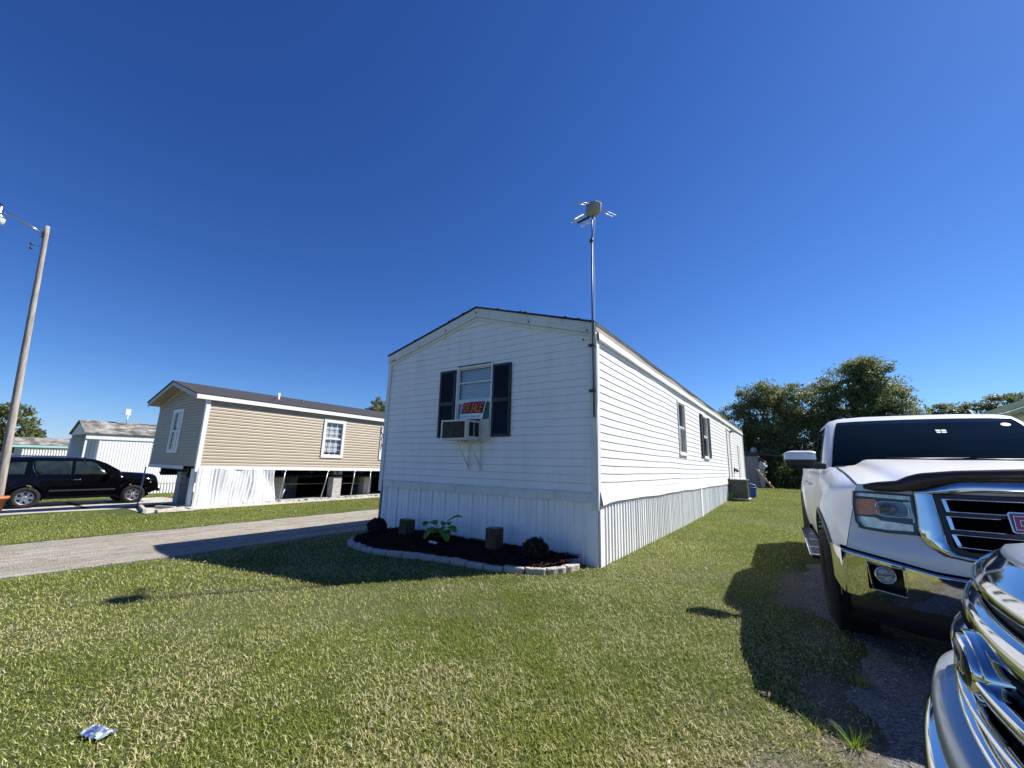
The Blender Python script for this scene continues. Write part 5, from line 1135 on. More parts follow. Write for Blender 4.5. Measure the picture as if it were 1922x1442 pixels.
# ------------------------------------------------------------------ WHITE PICKUP  (local +x forward, local +y = driver side; r = passenger = -y)
gmc = thing('pickup_truck', 'white crew cab pickup with big chrome grille parked on the gravel', 'pickup truck', (1.13, 4.75, 0), (0, 0, -1.54))
def pickup_shell(T, paint, P_):
    W = P_['W']; wb = P_['wb']; R = P_['R']; uw = P_['uw']; rk = P_['rock']; fe = P_['fend']; rear = P_['rear']
    hood_e = P_['hood_e']          # table f->hood edge height at r=hr
    def low(f):
        b = lerp(rk, .62, float(smooth(.35, fe, f))); 
        if f < -wb: b = lerp(rk, .62, float(smooth(-wb - .4, rear, f)))
        return max(arch(f, 0, uw, R, b), arch(f, -wb, uw, R, b)) if abs(f) < R or abs(f + wb) < R else b
    def top(f): return interp(f, hood_e)
    def rfun(f, u):
        lo = interp(u, [(.40, W * .93), (.52, W * .965), (.62, W * .985), (.80, W), (.95, W * 1.0), (1.05, W * .985), (1.14, W * .965), (1.3, W * .93), (1.5, W * .9)])
        d = max(0, top(f) - u); t = float(smooth(-.75, -.45, f))
        tf = interp(d, [(0, .80), (.02, .845), (.05, .89), (.10, .94), (.18, .975), (.35, 1.02)]); tb = interp(d, [(0, .90 * W / 1.), (.02, .935), (.07, .965), (.2, .99), (.4, 1.03)])
        r = min(lo, lerp(tb, tf, t))
        for fc in (0, -wb):
            q = math.hypot(f - fc, (u - uw)); r += .022 * float(smooth(R + .16, R + .02, q))
        if f > .1: k = float(np.clip((u - .55) / .4, 0, 1)); rm = lerp(.928, .818, float(np.clip((u - .72) / .47, 0, 1))) * P_.get('tip', 1.); r = lerp(r, min(r, rm), float(np.clip((f - .12) / (fe - .12), 0, 1)) ** 1.8)
        if f < rear + .4: r -= .03 * ((rear + .4 - f) / .4) ** 2
        return r
    cols = sorted(set([round(c, 4) for c in list(np.linspace(rear, fe, 64)) + [fc + R * math.cos(a) for fc in (0, -wb) for a in np.linspace(0, PI, 25)] + [fc + s * (R + .0015) for fc in (0, -wb) for s in (-1, 1)] if rear <= c <= fe]))
    for s in (-1, 1):
        mb = MB(); column_side(mb, s, cols, low, top, rfun, 14)
        # arch inner lip
        for fc in (0, -wb):
            L = []
            for a in np.linspace(0, PI, 25):
                f = fc + R * math.cos(a); u = max(uw + R * math.sin(a), low(f) if abs(math.cos(a)) > .999 else 0); rr_ = rfun(min(f, fe), u); L.append([(f, s * rr_, u), (f, s * (rr_ - .05), u)])
            mb.grid(L)
        mb.build('body_side', M[paint], T)
        # black arch moulding & wheel well
        mb = MB()
        for fc in (0, -wb):
            mb.next(); L = []
            for a in np.linspace(-.12, PI + .12, 29):
                f = fc + R * math.cos(a); u = uw + R * math.sin(a); rr_ = rfun(min(f, fe - .02), max(u, .5)) + .004; f2 = fc + (R + .035) * math.cos(a); u2 = uw + (R + .035) * math.sin(a); r2 = rfun(min(f2, fe - .02), max(u2, .5)) + .005
                L.append([(f, s * (rr_ - .03), u), (f, s * (rr_ + .008), u), (f2, s * (r2 + .004), u2)])
            if P_.get('moulding'): mb.grid(L)
            L = [[(fc + R * math.cos(a), s * (W * .93), uw + R * math.sin(a)), (fc + R * math.cos(a), s * (W * .50), uw + R * math.sin(a))] for a in np.linspace(-.35, PI + .35, 24)]; mb.grid(L)
            mb.add([(fc + R * math.cos(a), s * W * .5, uw + R * math.sin(a)) for a in np.linspace(-.35, PI + .35, 24)], [tuple(range(24))])
        mb.build_each('wheel_well', M['black'], T)
        for fc in (0, -wb):
            wheel(T, Matrix.Translation((fc, s * (W - .135), P_['wr'])) @ (Matrix.Identity(4) if s > 0 else Matrix.Rotation(PI, 4, 'Z')), P_['wr'], .275, P_['rim'], 5 if P_['rim'] < .26 else 6)
    mb = MB(); mb.box(-wb - .9, .55, -W * .72, W * .72, .38, .60); mb.box(-wb + .55, -.55, -W * .9, W * .9, rk - .03, rk + .05); mb.build('chassis', M['black'], T)
    # tailgate / bed
    mb = MB(); mb.box(rear - .02, rear + .03, -W * .93, W * .93, .62, top(rear)); mb.box(rear - .12, rear + .05, -W * .95, W * .95, .48, .64, bev=.02); mb.box(rear + .03, P_['cabrear'] - .02, -W * .82, W * .82, .80, .84); mb.box(P_['cabrear'] - .06, P_['cabrear'] - .01, -W * .93, W * .93, .6, top(-3.5)); 
    for s in (-1, 1): mb.box(rear, P_['cabrear'] - .03, s * (W * .80), s * (W * .925), .8, top(-4) - .0) if s > 0 else mb.box(rear, P_['cabrear'] - .03, -W * .925, -W * .80, .8, top(-4))
    mb.build('bed', M[paint], T)
    return low, top, rfun
def cab(T, paint, rings, names=('windshield', 'side_window'), ws_rel=(.12, .985)):
    """rings: (u, front_f_at_centre, curv, rear_f, half_r)"""
    def ring(u, ff, k, fr, hr, n=12):
        P = []
        cr = min(.09, hr * .3)
        for i in range(n + 1):
            r = lerp(-hr + cr, hr - cr, i / n); P.append((ff - k * r * r, r, u))
        xe = ff - k * (hr - cr) ** 2
        for a in (.5, 1.0, 1.57): P.append((xe - cr * (1 - math.cos(a)) * 1.2 - .02 * a, hr - cr + cr * math.sin(a), u))
        for i in range(1, 8): P.append((lerp(xe - cr * 1.2 - .03, fr + .1, i / 8), hr, u))
        P.append((fr + .03, hr - .03, u))
        for i in range(0, 5): P.append((fr, lerp(hr - .1, -hr + .1, i / 4), u))
        P.append((fr + .03, -hr + .03, u))
        for i in range(7, 0, -1): P.append((lerp(xe - cr * 1.2 - .03, fr + .1, i / 8), -hr, u))
        for a in (1.57, 1.0, .5): P.append((xe - cr * (1 - math.cos(a)) * 1.2 - .02 * a, -(hr - cr + cr * math.sin(a)), u))
        return P
    P = [ring(*q) for q in rings]; mb = MB(); mb.grid(P, closed_v=True); mb.add(P[-1], [tuple(range(len(P[-1])))], sm=True); mb.build('cab', M[paint], T)
    us = [q[0] for q in rings]
    def at(u): return [float(np.interp(u, us, [q[k] for q in rings])) for k in (1, 2, 3, 4)]
    def wsF(r, u): ff, k, fr, hr = at(u); return ff - k * r * r
    def sideR(f, u): return at(u)[3]
    return wsF, sideR, at
P_ = dict(W=1.0, wb=3.645, R=.50, uw=.43, rock=.50, fend=.708, rear=-4.86, cabrear=-2.97, wr=.415, rim=.235, moulding=True,
          hood_e=[(-4.9, 1.34), (-3.0, 1.33), (-2.9, 1.29), (-.8, 1.27), (-.62, 1.325), (0, 1.275), (.5, 1.215), (.76, 1.185)])
low, top, rfun = pickup_shell(gmc, 'truck_white', P_)
wsF, sideR, at = cab(gmc, 'truck_white', [(1.20, -.60, .25, -2.96, .925), (1.30, -.60, .25, -2.96, .915), (1.335, -.62, .24, -2.95, .90), (1.50, -.82, .22, -2.93, .865), (1.65, -1.02, .19, -2.90, .825), (1.80, -1.24, .16, -2.86, .775), (1.862, -1.36, .14, -2.82, .745), (1.892, -1.46, .12, -2.75, .67), (1.922, -1.66, .1, -2.6, .48), (1.938, -1.9, .08, -2.4, .2)])
# windshield
def ws_poly(at, u0, u1, mg, n=10):
    L = []; 
    for i in range(n + 1): u = lerp(u0, u1, i / n); L.append((at(u)[3] - mg, u))
    top_ = [(x, u1 + .012 * math.cos(x * 1.8)) for x in np.linspace(L[-1][0], -L[-1][0], 9)[1:-1]]
    return L + top_ + [(-a, b) for a, b in reversed(L)]
mb = MB(); plate(mb, ws_poly(at, 1.325, 1.835, .075), wsF, .004, .004, step=.06); ws = mb.build('windshield', M['tint_glass'], gmc)
mb = MB()
for (r0, u0, w2, h2) in ((.07, 1.70, .055, .022), (.112, 1.70, .055, .022), (.07, 1.681, .05, .018), (.108, 1.681, .055, .018)): front_plate(mb, [(r0, u0), (r0 + w2 * .62, u0), (r0 + w2 * .62, u0 + h2 * .7), (r0, u0 + h2 * .7)], wsF, .002, .009)
mb.build('inspection_sticker', pm('sticker_green', (.35, .50, .42), .5, var=.3, vs=60), ws)
mb = MB(); front_plate(mb, [(.60 + .035 * math.cos(a), 1.765 + .017 * math.sin(a)) for a in np.linspace(0, 2 * PI, 17)[:-1]], wsF, .002, .009); mb.v = [(x, y, z) for x, y, z in mb.v]; mb.build('oval_sticker', M['sign_white'], ws)
# NB: local y = driver side (+), passenger = -y; stickers above sit on the driver side seen right of centre
for (y0, y1) in ((-.42, .12), (.18, .72)):
    mb = MB(); mb.tube([(wsF(y0, 1.34) + .03, y0, 1.372), (wsF(y0, 1.36) + .035, y0 + .02, 1.41), (wsF(y1, 1.40) + .03, y1, 1.412)], .014, 6); mb.tube([(wsF(y0, 1.40) + .02, y0 + .02, 1.415), (wsF(y1, 1.42) + .018, y1 + .05, 1.425)], .007, 6); mb.build('wiper', M['black'], gmc)
mb = MB()
P = []
for r in np.linspace(-.80, .80, 30): P.append([(wsF(r, 1.34) + .012, r, 1.325), (wsF(r, 1.34) + .08, r, 1.335), (wsF(r, 1.34) + .16, r, 1.33)])
mb.grid(P); mb.build('cowl', M['black'], gmc)
for s in (-1, 1):
    for (nm, poly) in (('front', [(-.98, 1.335), (-2.00, 1.335), (-2.00, 1.80), (-1.62, 1.80), (-1.38, 1.70), (-1.12, 1.50)]), ('rear', [(-2.08, 1.335), (-2.86, 1.345), (-2.84, 1.50), (-2.76, 1.74), (-2.66, 1.80), (-2.08, 1.80)])):
        mb = MB(); side_plate(mb, s, poly, sideR, .004, .003, step=.06); mb.build('side_window', M['tint_glass'], gmc)
mb = MB()
for s in (-1, 1):
    mb.box(-2.065, -2.015, 0, 0, 0, 0) if False else None
    for f in (-.93, -2.04, -2.93):    # door gaps
        L = []
        for u in np.linspace(.53, 1.27, 12): f2 = f + (.05 * (1.27 - u) if f > -1 else 0); L.append([(f2 - .005, s * (rfun(f2, u) + .0015), u), (f2 + .005, s * (rfun(f2, u) + .0015), u)])
        mb.grid(L)
    L = [[(f, s * (rfun(f, .535) + .0015), .53), (f, s * (rfun(f, .545) + .0015), .54)] for f in np.linspace(-2.93, -.93, 20)]; mb.grid(L)
mb.build('door_seam', M['black'], gmc)
for s in (-1, 1):
    for f in (-1.78, -2.72):
        mb = MB(); r = rfun(f, 1.12); mb.tube([(f + .10, s * (r - .01), 1.12), (f + .09, s * (r + .03), 1.12), (f - .09, s * (r + .035), 1.12), (f - .10, s * (r - .01), 1.12)], .014, 8); mb.build('door_handle', M['truck_white'], gmc)
    # running board
    mb = MB(); mb.box(-2.95, -.62, s * .93 if s > 0 else -1.09, 1.09 if s > 0 else s * .93, .415, .45, bev=.008)
    sb_ = mb.build('running_board', M['satin_black'], gmc)
    mb = MB(); mb.tube([(-2.95, s * 1.09, .45), (-.62, s * 1.09, .45)], .011, 8)
    for f in (-.66, -1.15, -1.75, -2.3, -2.9): mb.box(f - .035, f + .035, s * .95 if s > 0 else -1.09, 1.09 if s > 0 else s * .95, .4505, .454)
    mb.build('step_trim', M['chrome_dull'], sb_)
    mb = MB()
    for k in range(6): r0 = .965 + k * .018; mb.box(-2.85, -.70, min(s * r0, s * (r0 + .006)), max(s * r0, s * (r0 + .006)), .4502, .456)
    mb.build('step_tread', M['black'], sb_)
    # mirror
    e = MB(); cap = MB(); P = []; nn = 18
    def mir(y, t):   # rounded section, y from inner .97 to outer 1.235
        k = 1 - abs((y - 1.10) / .145) ** 5 * .35; return k
    for y in np.linspace(.955, 1.235, 12):
        k = (1 - max(0, (y - 1.15) / .085) ** 2 * .30) * (1 - max(0, (1.0 - y) / .05) ** 2 * .15); hu = .092 * k; hf = .075 * k; cz_ = 1.392 - .006 * (y - 1.1)
        P.append([(-.70 + hf * (abs(math.cos(a)) ** .6) * (1 if math.cos(a) > 0 else -1), s * y, cz_ + hu * (abs(math.sin(a)) ** .6) * (1 if math.sin(a) > 0 else -1)) for a in np.linspace(0, 2 * PI, nn, endpoint=False)])
    e.grid(P, closed_v=True); e.add(P[-1], [tuple(range(nn))]); e.add(P[0], [tuple(range(nn))])
    e.box(-.74, -.66, s * .88 if s > 0 else -.99, .99 if s > 0 else s * .88, 1.30, 1.36, bev=.01)
    mo_ = e.build('mirror', M['satin_black'], gmc); P2 = []
    for row in P: P2.append([(x * 1.0 + (.006 if x > -.7 else -.004), (y + s * .004), z + .004) for (x, y, z) in row if z > 1.372])
    m_ = min(len(r) for r in P2); cap.grid([r[:m_] for r in P2]); cap.add([r_ for r_ in P2[-1][:m_]], [tuple(range(m_))]); cap.build('mirror_cap', M['truck_white'], mo_)
    g = MB(); g.box(-.782, -.778, s * 1.0 if s > 0 else -1.21, 1.21 if s > 0 else s * 1.0, 1.32, 1.46); g.build('mirror_glass', M['chrome'], mo_)
# hood
def hood_rear(r): return -.545 - .26 * r * r
def hood_front(r): return .905 - .30 * abs(r) ** 2.2
RU = [(0, 1.402), (.20, 1.405), (.50, 1.404), (.58, 1.399), (.65, 1.345), (.80, 1.325), (.83, 1.31)]; FU = [(0, 1.285), (.35, 1.275), (.50, 1.258), (.56, 1.235), (.61, 1.205), (.72, 1.195), (.80, 1.178), (.83, 1.165)]
def hoodu(v, r): r = abs(r); return lerp(interp(r * 1.0, RU), interp(r, FU), v) + .02 * math.sin(PI * v)
mb = MB(); P = []
rs = list(np.linspace(-.805, .805, 61))
for v in list(np.linspace(0, 1, 28)):
    P.append([(lerp(hood_rear(r), hood_front(r), v), r * lerp(1, .99, v), hoodu(v, r)) for r in rs])
P.append([(hood_front(r) + .012, r * .985, hoodu(1, r) - .012) for r in rs]); P.append([(hood_front(r) + .014, r * .98, hoodu(1, r) - .05) for r in rs])
mb.grid(P); mb.build('hood', M['truck_white'], gmc)
mb = MB(); P = []
for v in np.linspace(0, 1, 20): f = lerp(hood_rear(.8), hood_front(.8), v); P.append([[(f, s * .800, hoodu(v, .8) + .004), (f, s * .808, hoodu(v, .8) + .006), (f, s * .815, hoodu(v, .8) - .002)] for s in (-1, 1)])
for s in (0, 1): mb.grid([p[s] for p in P])
mb.build('hood_seam', M['black'], gmc)
# deflector
DT = [(0, 1.326), (.34, 1.306), (.50, 1.285), (.56, 1.262), (.61, 1.232), (.72, 1.216), (.78, 1.197)]
DB = [(0, 1.262), (.34, 1.245), (.47, 1.205), (.52, 1.180), (.60, 1.158), (.72, 1.155), (.78, 1.170)]
mb = MB(); P = []
for r in np.linspace(-.785, .785, 64):
    a = abs(r); t, b = interp(a, DT), interp(a, DB); f = hood_front(r); e = .03 * (1 - float(smooth(.70, .785, a)))
    P.append([(f - .01, r, b - .004), (f + .022 + e, r, b), (f + .035 + e, r, lerp(b, t, .35)), (f + .028 + e, r, lerp(b, t, .8)), (f + .012 + e, r, t), (f - .002 + e * .6, r, t + .002), (f + .005, r, t - .02)])
mb.grid(P); mb.build('hood_deflector', M['smoke'], gmc)
# front fascia backing
def Fh(r, u): return .95 - .30 * abs(r) ** 2.2 - (u - 1.0) * .12
def Fb(r, u=0): return 1.0 - .36 * abs(r) ** 3
def fascia(r, u):
    t = float(smooth(.875, .74, u)); return lerp(Fh(r, u) - .02, Fb(r) - .012, t)
def fascia_mesh():
    us = sorted(set([round(v, 4) for v in list(np.linspace(.66, 1.20, 28)) + [.786, .885, .892, 1.138, 1.16]])); ts = sorted(set([round(v, 4) for v in np.linspace(-1, 1, 81)])); vs = []; fs = []; n = len(ts)
    for u in us:
        rm = lerp(.925, .815, float(np.clip((u - .72) / .47, 0, 1)))
        for t in ts: vs.append((fascia(t * rm, u), t * rm, u))
    for j in range(len(us) - 1):
        for i in range(n - 1):
            q = [vs[j * n + i], vs[j * n + i + 1], vs[(j + 1) * n + i + 1], vs[(j + 1) * n + i]]; rc = abs(sum(p[1] for p in q) / 4); uc = sum(p[2] for p in q) / 4
            if (rc < .47 and .786 < uc < 1.16) or (.555 < rc < .835 and .892 < uc < 1.138): continue
            fs.append((j * n + i, j * n + i + 1, (j + 1) * n + i + 1, (j + 1) * n + i))
    mb = MB(); mb.add(vs, fs, 0, True); mb.build('front_fascia', M['truck_white'], gmc)
fascia_mesh()
# chrome bumper
def bprof(r, u):  # small vertical crown
    t = min(max((u - .43) / .30, 0), 1); return Fb(r) + .010 * math.sin(PI * t) + .002 + .040 * t
BT = [(0, .655), (.38, .662), (.51, .668), (.60, .685), (.72, .705), (.94, .735)]
fog = [(.655, .685), (.655, .495), (.815, .505), (.832, .683)]
mb = MB(); P = []
rs = [r for r in np.linspace(-.955, .955, 80)]
def build_bumper():
    us = np.linspace(0, 1, 17); vs = []; fs = []
    n = len(rs)
    for j, t in enumerate(us):
        for r in rs:
            u = lerp(.43, interp(abs(r), BT), t); vs.append((bprof(r, u), r, u))
    for j in range(16):
        for i in range(n - 1):
            rc = abs((rs[i] + rs[i + 1]) / 2); uc = vs[j * n + i][2] * .5 + vs[(j + 1) * n + i][2] * .5
            if .655 < rc < .825 and .50 < uc < .68: continue
            fs.append((j * n + i, j * n + i + 1, (j + 1) * n + i + 1, (j + 1) * n + i))
    mb.add(vs, fs, 0, True)
    # lip over the top and the wrapped ends
    mb.grid([[(bprof(r, interp(abs(r), BT)), r, interp(abs(r), BT)), (bprof(r, interp(abs(r), BT)) - .010, r, interp(abs(r), BT) + .001)] for r in rs])
    for s in (-1, 1):
        mb.grid([[(lerp(bprof(.955, lerp(.43, .735, t)), .50, q), s * lerp(.955, 1.0, math.sin(q * PI / 2)), lerp(lerp(.43, .735, t), lerp(.52, .745, t), q)) for t in us] for q in np.linspace(0, 1, 7)])
build_bumper(); bp_ = mb.build('front_bumper', M['grille_chrome'], gmc)
mb = MB(); mb.grid([[(bprof(r, interp(abs(r), BT)) - .010, r, interp(abs(r), BT) + .001), (bprof(r, interp(abs(r), BT)) - .03, r, interp(abs(r), BT) - .004), (Fb(r) - .02, r, interp(abs(r), BT) + .018)] for r in rs]); mb.build('bumper_seam', M['void_black'], gmc)
mb = MB()
for s in (-1, 1):
    mb.next(); rec = []
    for (r, u) in fog: rec.append((r, u))
    n = 4; A = [(bprof(r, u) - .006, s * r, u) for r, u in rec]; B = [(bprof(r, u) - .09, s * r, u) for r, u in rec]; mb.add(A + B, [(4, 5, 6, 7)] + [(i, (i + 1) % 4, 4 + (i + 1) % 4, 4 + i) for i in range(4)])
    rc = (.74, .598); 
    for k in range(4):
        (r0, u0), (r1, u1) = fog[k], fog[(k + 1) % 4]; mb.prism([(r0, u0), (r1, u1), (lerp(r1, rc[0], .10), lerp(u1, rc[1], .10)), (lerp(r0, rc[0], .10), lerp(u0, rc[1], .10))], lambda a, b: (bprof(a, b) - .02, s * a, b), lambda a, b: (bprof(a, b) + .001, s * a, b))
mb.build_each('fog_recess', M['satin_black'], bp_)
mb = MB()
for s in (-1, 1):
    mb.next()
    for k in (0, 1, 2):
        (r0, u0), (r1, u1) = fog[k], fog[(k + 1) % 4]; mb.tube([(bprof(lerp(r0, r1, t), 0 + lerp(u0, u1, t)) + .003, s * lerp(r0, r1, t), lerp(u0, u1, t)) for t in np.linspace(0, 1, 6)], .0035, 6)
mb.build_each('recess_trim', M['chrome'], bp_)
for s in (-1, 1):
    Ml = Matrix.Translation((Fb(.745) - .02, s * .745, .61)) @ Matrix.Rotation(-PI / 2, 4, 'Z'); mb = MB(); mb.lathe([(0, .0), (.02, .004), (.04, .018), (.049, .036), (.051, .045), (.055, .045), (.055, -.03)], 28, M=Ml); lo = mb.build('fog_lamp', M['fog_silver'], gmc)
    mb = MB(); mb.lathe([(0, .058), (.03, .053), (.05, .042)], 28, M=Ml); mb.build('lens', M['lens'], lo)
    mb = MB(); mb.lathe([(0, .035), (.016, .03), (.018, .0)], 14, M=Ml); mb.box(-.048, .048, .03, .034, -.004, .004, M=Ml); mb.build('bulb_shield', M['chrome_dull'], lo)
mb = MB(); P = []
for r in np.linspace(-.93, .93, 50): P.append([(bprof(r, .43) - .004, r, .435), (Fb(r) - .01, r, .37), (Fb(r) - .02, r, .30), (Fb(r) - .10, r, .255), (Fb(r) - .35, r, .26)])
mb.grid(P); mb.build('lower_valance', M['satin_black'], gmc)
# headlights
HLp = [(.843, 1.148), (.70, 1.150), (.545, 1.143), (.540, .973), (.554, .884), (.70, .880), (.826, .889), (.853, .931), (.856, 1.05)]
def inset(poly, k):
    cx = sum(p[0] for p in poly) / len(poly); cy = sum(p[1] for p in poly) / len(poly)
    out = []
    for a, b in poly:
        d = math.hypot(a - cx, b - cy); out.append((a - (a - cx) / d * k, b - (b - cy) / d * k))
    return out
for s in (-1, 1):
    def sp(mb, poly, th, off): plate(mb, [(s * a, b) for a, b in poly], Fh, th, off, step=.04)
    mb = MB(); sp(mb, HLp, .012, -.055); hl = mb.build('headlight', M['black'], gmc)
    mb = MB()
    n = len(HLp); hi_ = inset(HLp, .014)
    for i in range(n):
        j = (i + 1) % n; mb.add([(Fh(p[0], p[1]) + o_, s * p[0], p[1]) for p, o_ in ((HLp[i], -.05), (HLp[j], -.05), (HLp[j], .006), (HLp[i], .006), (hi_[i], .006), (hi_[j], .006), (hi_[i], -.045), (hi_[j], -.045))], [(0, 1, 2, 3), (3, 2, 5, 4), (4, 5, 7, 6)])
    mb.build('lamp_bezel', M['satin_black'], hl)
    mb = MB(); sp(mb, [(.836, 1.137), (.56, 1.130), (.562, 1.105), (.70, 1.11), (.838, 1.115)], .015, -.03); mb.build('light_bar', M['lamp_silver'], hl)
    mb = MB(); sp(mb, [(.843, 1.093), (.732, 1.096), (.716, 1.06), (.716, .995), (.838, .982)], .012, -.025)
    ab = mb.build('amber_lens', M['amber'], hl)
    # reflector lozenge + projector
    oc = (.655, 1.037); loz = [(oc[0] + .078 * (abs(math.cos(a)) ** .6) * (1 if math.cos(a) > 0 else -1), oc[1] + .047 * (abs(math.sin(a)) ** .6) * (1 if math.sin(a) > 0 else -1)) for a in np.linspace(0, 2 * PI, 28, endpoint=False)]
    mb = MB(); sp(mb, loz, .006, -.030); mb.build('reflector', pm('dark_reflector', (.10, .11, .11), .25, .7, var=.4, vs=25), hl)
    mb = MB(); L = []
    for a in np.linspace(0, 2 * PI, 49): r_, u_ = oc[0] + .08 * (abs(math.cos(a)) ** .6) * (1 if math.cos(a) > 0 else -1), oc[1] + .049 * (abs(math.sin(a)) ** .6) * (1 if math.sin(a) > 0 else -1); L.append((Fh(r_, u_) - .012, s * r_, u_))
    mb.tube(L, .005, 6); mb.build('reflector_ring', M['chrome'], hl)
    Ml = Matrix.Translation((Fh(.65, 1.037) - .022, s * (.668), 1.037)) @ Matrix.Rotation(-PI / 2, 4, 'Z'); mb = MB(); mb.lathe([(0, .022), (.02, .020), (.036, .010), (.043, 0)], 24, M=Ml @ Matrix.Scale(1.25, 4, (1, 0, 0)) @ Matrix.Scale(.85, 4, (0, 0, 1))); mb.build('projector', pm('projector_glass', (.09, .095, .09), .2, var=.05, coat=.4), hl)
    mb = MB()
    for k in range(9): r0 = .555 + k * 0; sp(mb, [(.568 - .004 * (k % 2), 1.075 - k * .011), (.583 - .0, 1.075 - k * .011), (.583, 1.083 - k * .011), (.568, 1.083 - k * .011)], .004, -.03)
    sp(mb, [(.557, 1.09), (.592, 1.09), (.592, .985), (.556, .985)], .003, -.036)
    mb.build('side_reflector', M['lamp_silver'], hl)
    mb = MB(); sp(mb, [(.836, .973), (.745, .972), (.715, .955), (.565, .945), (.568, .905), (.70, .898), (.815, .905), (.834, .935)], .02, -.04); mb.build('lower_trim', M['lamp_silver'], hl)
    mb = MB(); plate(mb, [(s * a, b) for a, b in inset(HLp, .006)], Fh, .002, .004, step=.04); mb.build('lens_cover', M['lens'], hl)
# grille
def G(mb, poly, th, off, mir=True):
    for s in ((-1, 1) if mir else (1,)): mb.next(); plate(mb, [(s * a, b) for a, b in poly], Fh, th, off, step=.05)
mb = MB(); plate(mb, [(-.45, 1.16), (.45, 1.16), (.43, .80), (.33, .78), (-.33, .78), (-.43, .80)], Fh, .004, -.075, step=.06); gb = mb.build('grille', M['void_black'], gmc)
mb = MB()
for r in np.arange(-.36, .361, .105): 
    plate(mb, [(r - .005, 1.15), (r + .005, 1.15), (r + .005, .80), (r - .005, .80)], Fh, .02, -.06, step=.1)
for u in np.arange(.82, 1.15, .035): plate(mb, [(-.42, u), (.42, u), (.42, u + .006), (-.42, u + .006)], Fh, .01, -.06, step=.1)
mb.build('mesh_insert', M['void_black'], gb)
# black frame between surround and bars
mb = MB(); 
G(mb, [(.455, 1.15), (.42, 1.13), (.405, .84), (.335, .815), (.332, .79), (.43, .80)], .03, -.02); G(mb, [(.335, .79), (.335, .818), (0, .812), (0, .785)], .03, -.02); G(mb, [(.455, 1.152), (0, 1.165), (0, 1.135), (.43, 1.128)], .03, -.02)
for (ua, ub) in ((1.046, 1.028), (.940, .920)): G(mb, [(.425, ua), (0, ua + .004), (0, ub), (.42, ub)], .03, -.03)
mb.build('bar_frame', M['satin_black'], gb)
mb = MB()
# chrome outline of the three openings
def outline(pts, r=.0045):
    for s in (-1, 1):
        L = []
        for (a, b), (c, d) in zip(pts, pts[1:]): 
            for t in np.linspace(0, 1, 8)[:-1]: L.append((Fh(lerp(a, c, t), lerp(b, d, t)) + .016, s * lerp(a, c, t), lerp(b, d, t)))
        L.append((Fh(*pts[-1]) + .016, s * pts[-1][0], pts[-1][1])); mb.next(); mb.tube(L, r, 6)
outline([(0, 1.130), (.418, 1.126), (.41, 1.05), (0, 1.052)]); outline([(.19, 1.024), (.412, 1.022), (.404, .944), (.18, .944)]); outline([(.0, .916), (.405, .914), (.388, .842), (0, .838)])
mb.build_each('chrome_bar', M['chrome'], gb)
mb = MB(); G(mb, [(.424, 1.128), (.404, 1.118), (.396, 1.055), (.412, 1.05)], .022, .0); G(mb, [(.418, 1.024), (.398, 1.014), (.392, .95), (.408, .942)], .022, .0); G(mb, [(.410, .916), (.390, .906), (.375, .85), (.392, .84)], .022, .0); mb.build_each('bar_end', M['chrome'], gb)
# chrome surround: left leg, lower edge, top band
def band(path, prof):  # path of (r,u), prof = [(across, out)...]
    P = []
    for i, (r, u) in enumerate(path):
        a = path[max(i - 1, 0)]; b = path[min(i + 1, len(path) - 1)]; d = Vector((b[0] - a[0], b[1] - a[1], 0)).normalized(); nrm = Vector((-d.y, d.x, 0)); P.append([(r + nrm.x * w2, u + nrm.y * w2, o_) for (w2, o_) in prof[i] if True])
    return P
mb = MB()
for s in (-1, 1):
    inner = [(.458, 1.152), (.452, 1.08), (.446, 1.0), (.440, .92), (.434, .86), (.425, .818), (.40, .797), (.335, .79), (.2, .787), (0, .786)]
    outer = [(.545, 1.175), (.545, 1.08), (.548, 1.0), (.552, .94), (.556, .885), (.530, .835), (.470, .775), (.36, .757), (.2, .752), (0, .750)]
    P = []
    for (a, b), (c, d) in zip(inner, outer):
        row = []
        for t, o_ in ((0, -.03), (0, .022), (.10, .028), (.5, .026), (.88, .014), (1., .002), (1., -.03)): r, u = lerp(a, c, t), lerp(b, d, t); row.append((Fh(r, u) + o_ + .10 * max(0, .88 - u), s * r, u))
        P.append(row)
    mb.grid(P)
    P = []
    for r in np.linspace(0, .545, 14):
        row = []; 
        for t, o_ in ((0, -.03), (0, .028), (.08, .034), (.6, .030), (1, .012), (1, -.03)): u = lerp(lerp(1.176, 1.155, float(smooth(.2, .5, r))), lerp(1.264, 1.175, float(smooth(.30, .545, r))), t); rr_ = r; row.append((Fh(rr_, u) + o_, s * rr_, u))
        P.append(row)
    mb.grid(P)
mb.build('grille_surround', M['grille_chrome'], gmc)
# badge
mb = MB(); Bd = [(-.165, 1.062), (-.155, 1.072), (.155, 1.072), (.165, 1.062), (.158, .960), (.148, .952), (-.148, .952), (-.158, .960)]
plate(mb, Bd, Fh, .02, .012, step=.08); bo = mb.build('badge_plate', M['chrome'], gmc)
mb = MB(); plate(mb, [(a * .965, 1.012 + (b - 1.012) * .90) for a, b in Bd], Fh, .004, .032, step=.08); mb.build('badge_face', M['badge_red'], bo)
def strokes(mb, boxes, th, off, ex=0.):
    for (a0, a1, b0, b1) in boxes: plate(mb, [(a0 - ex, b0 - ex), (a1 + ex, b0 - ex), (a1 + ex, b1 + ex), (a0 - ex, b1 + ex)], Fh, th, off, step=.2)
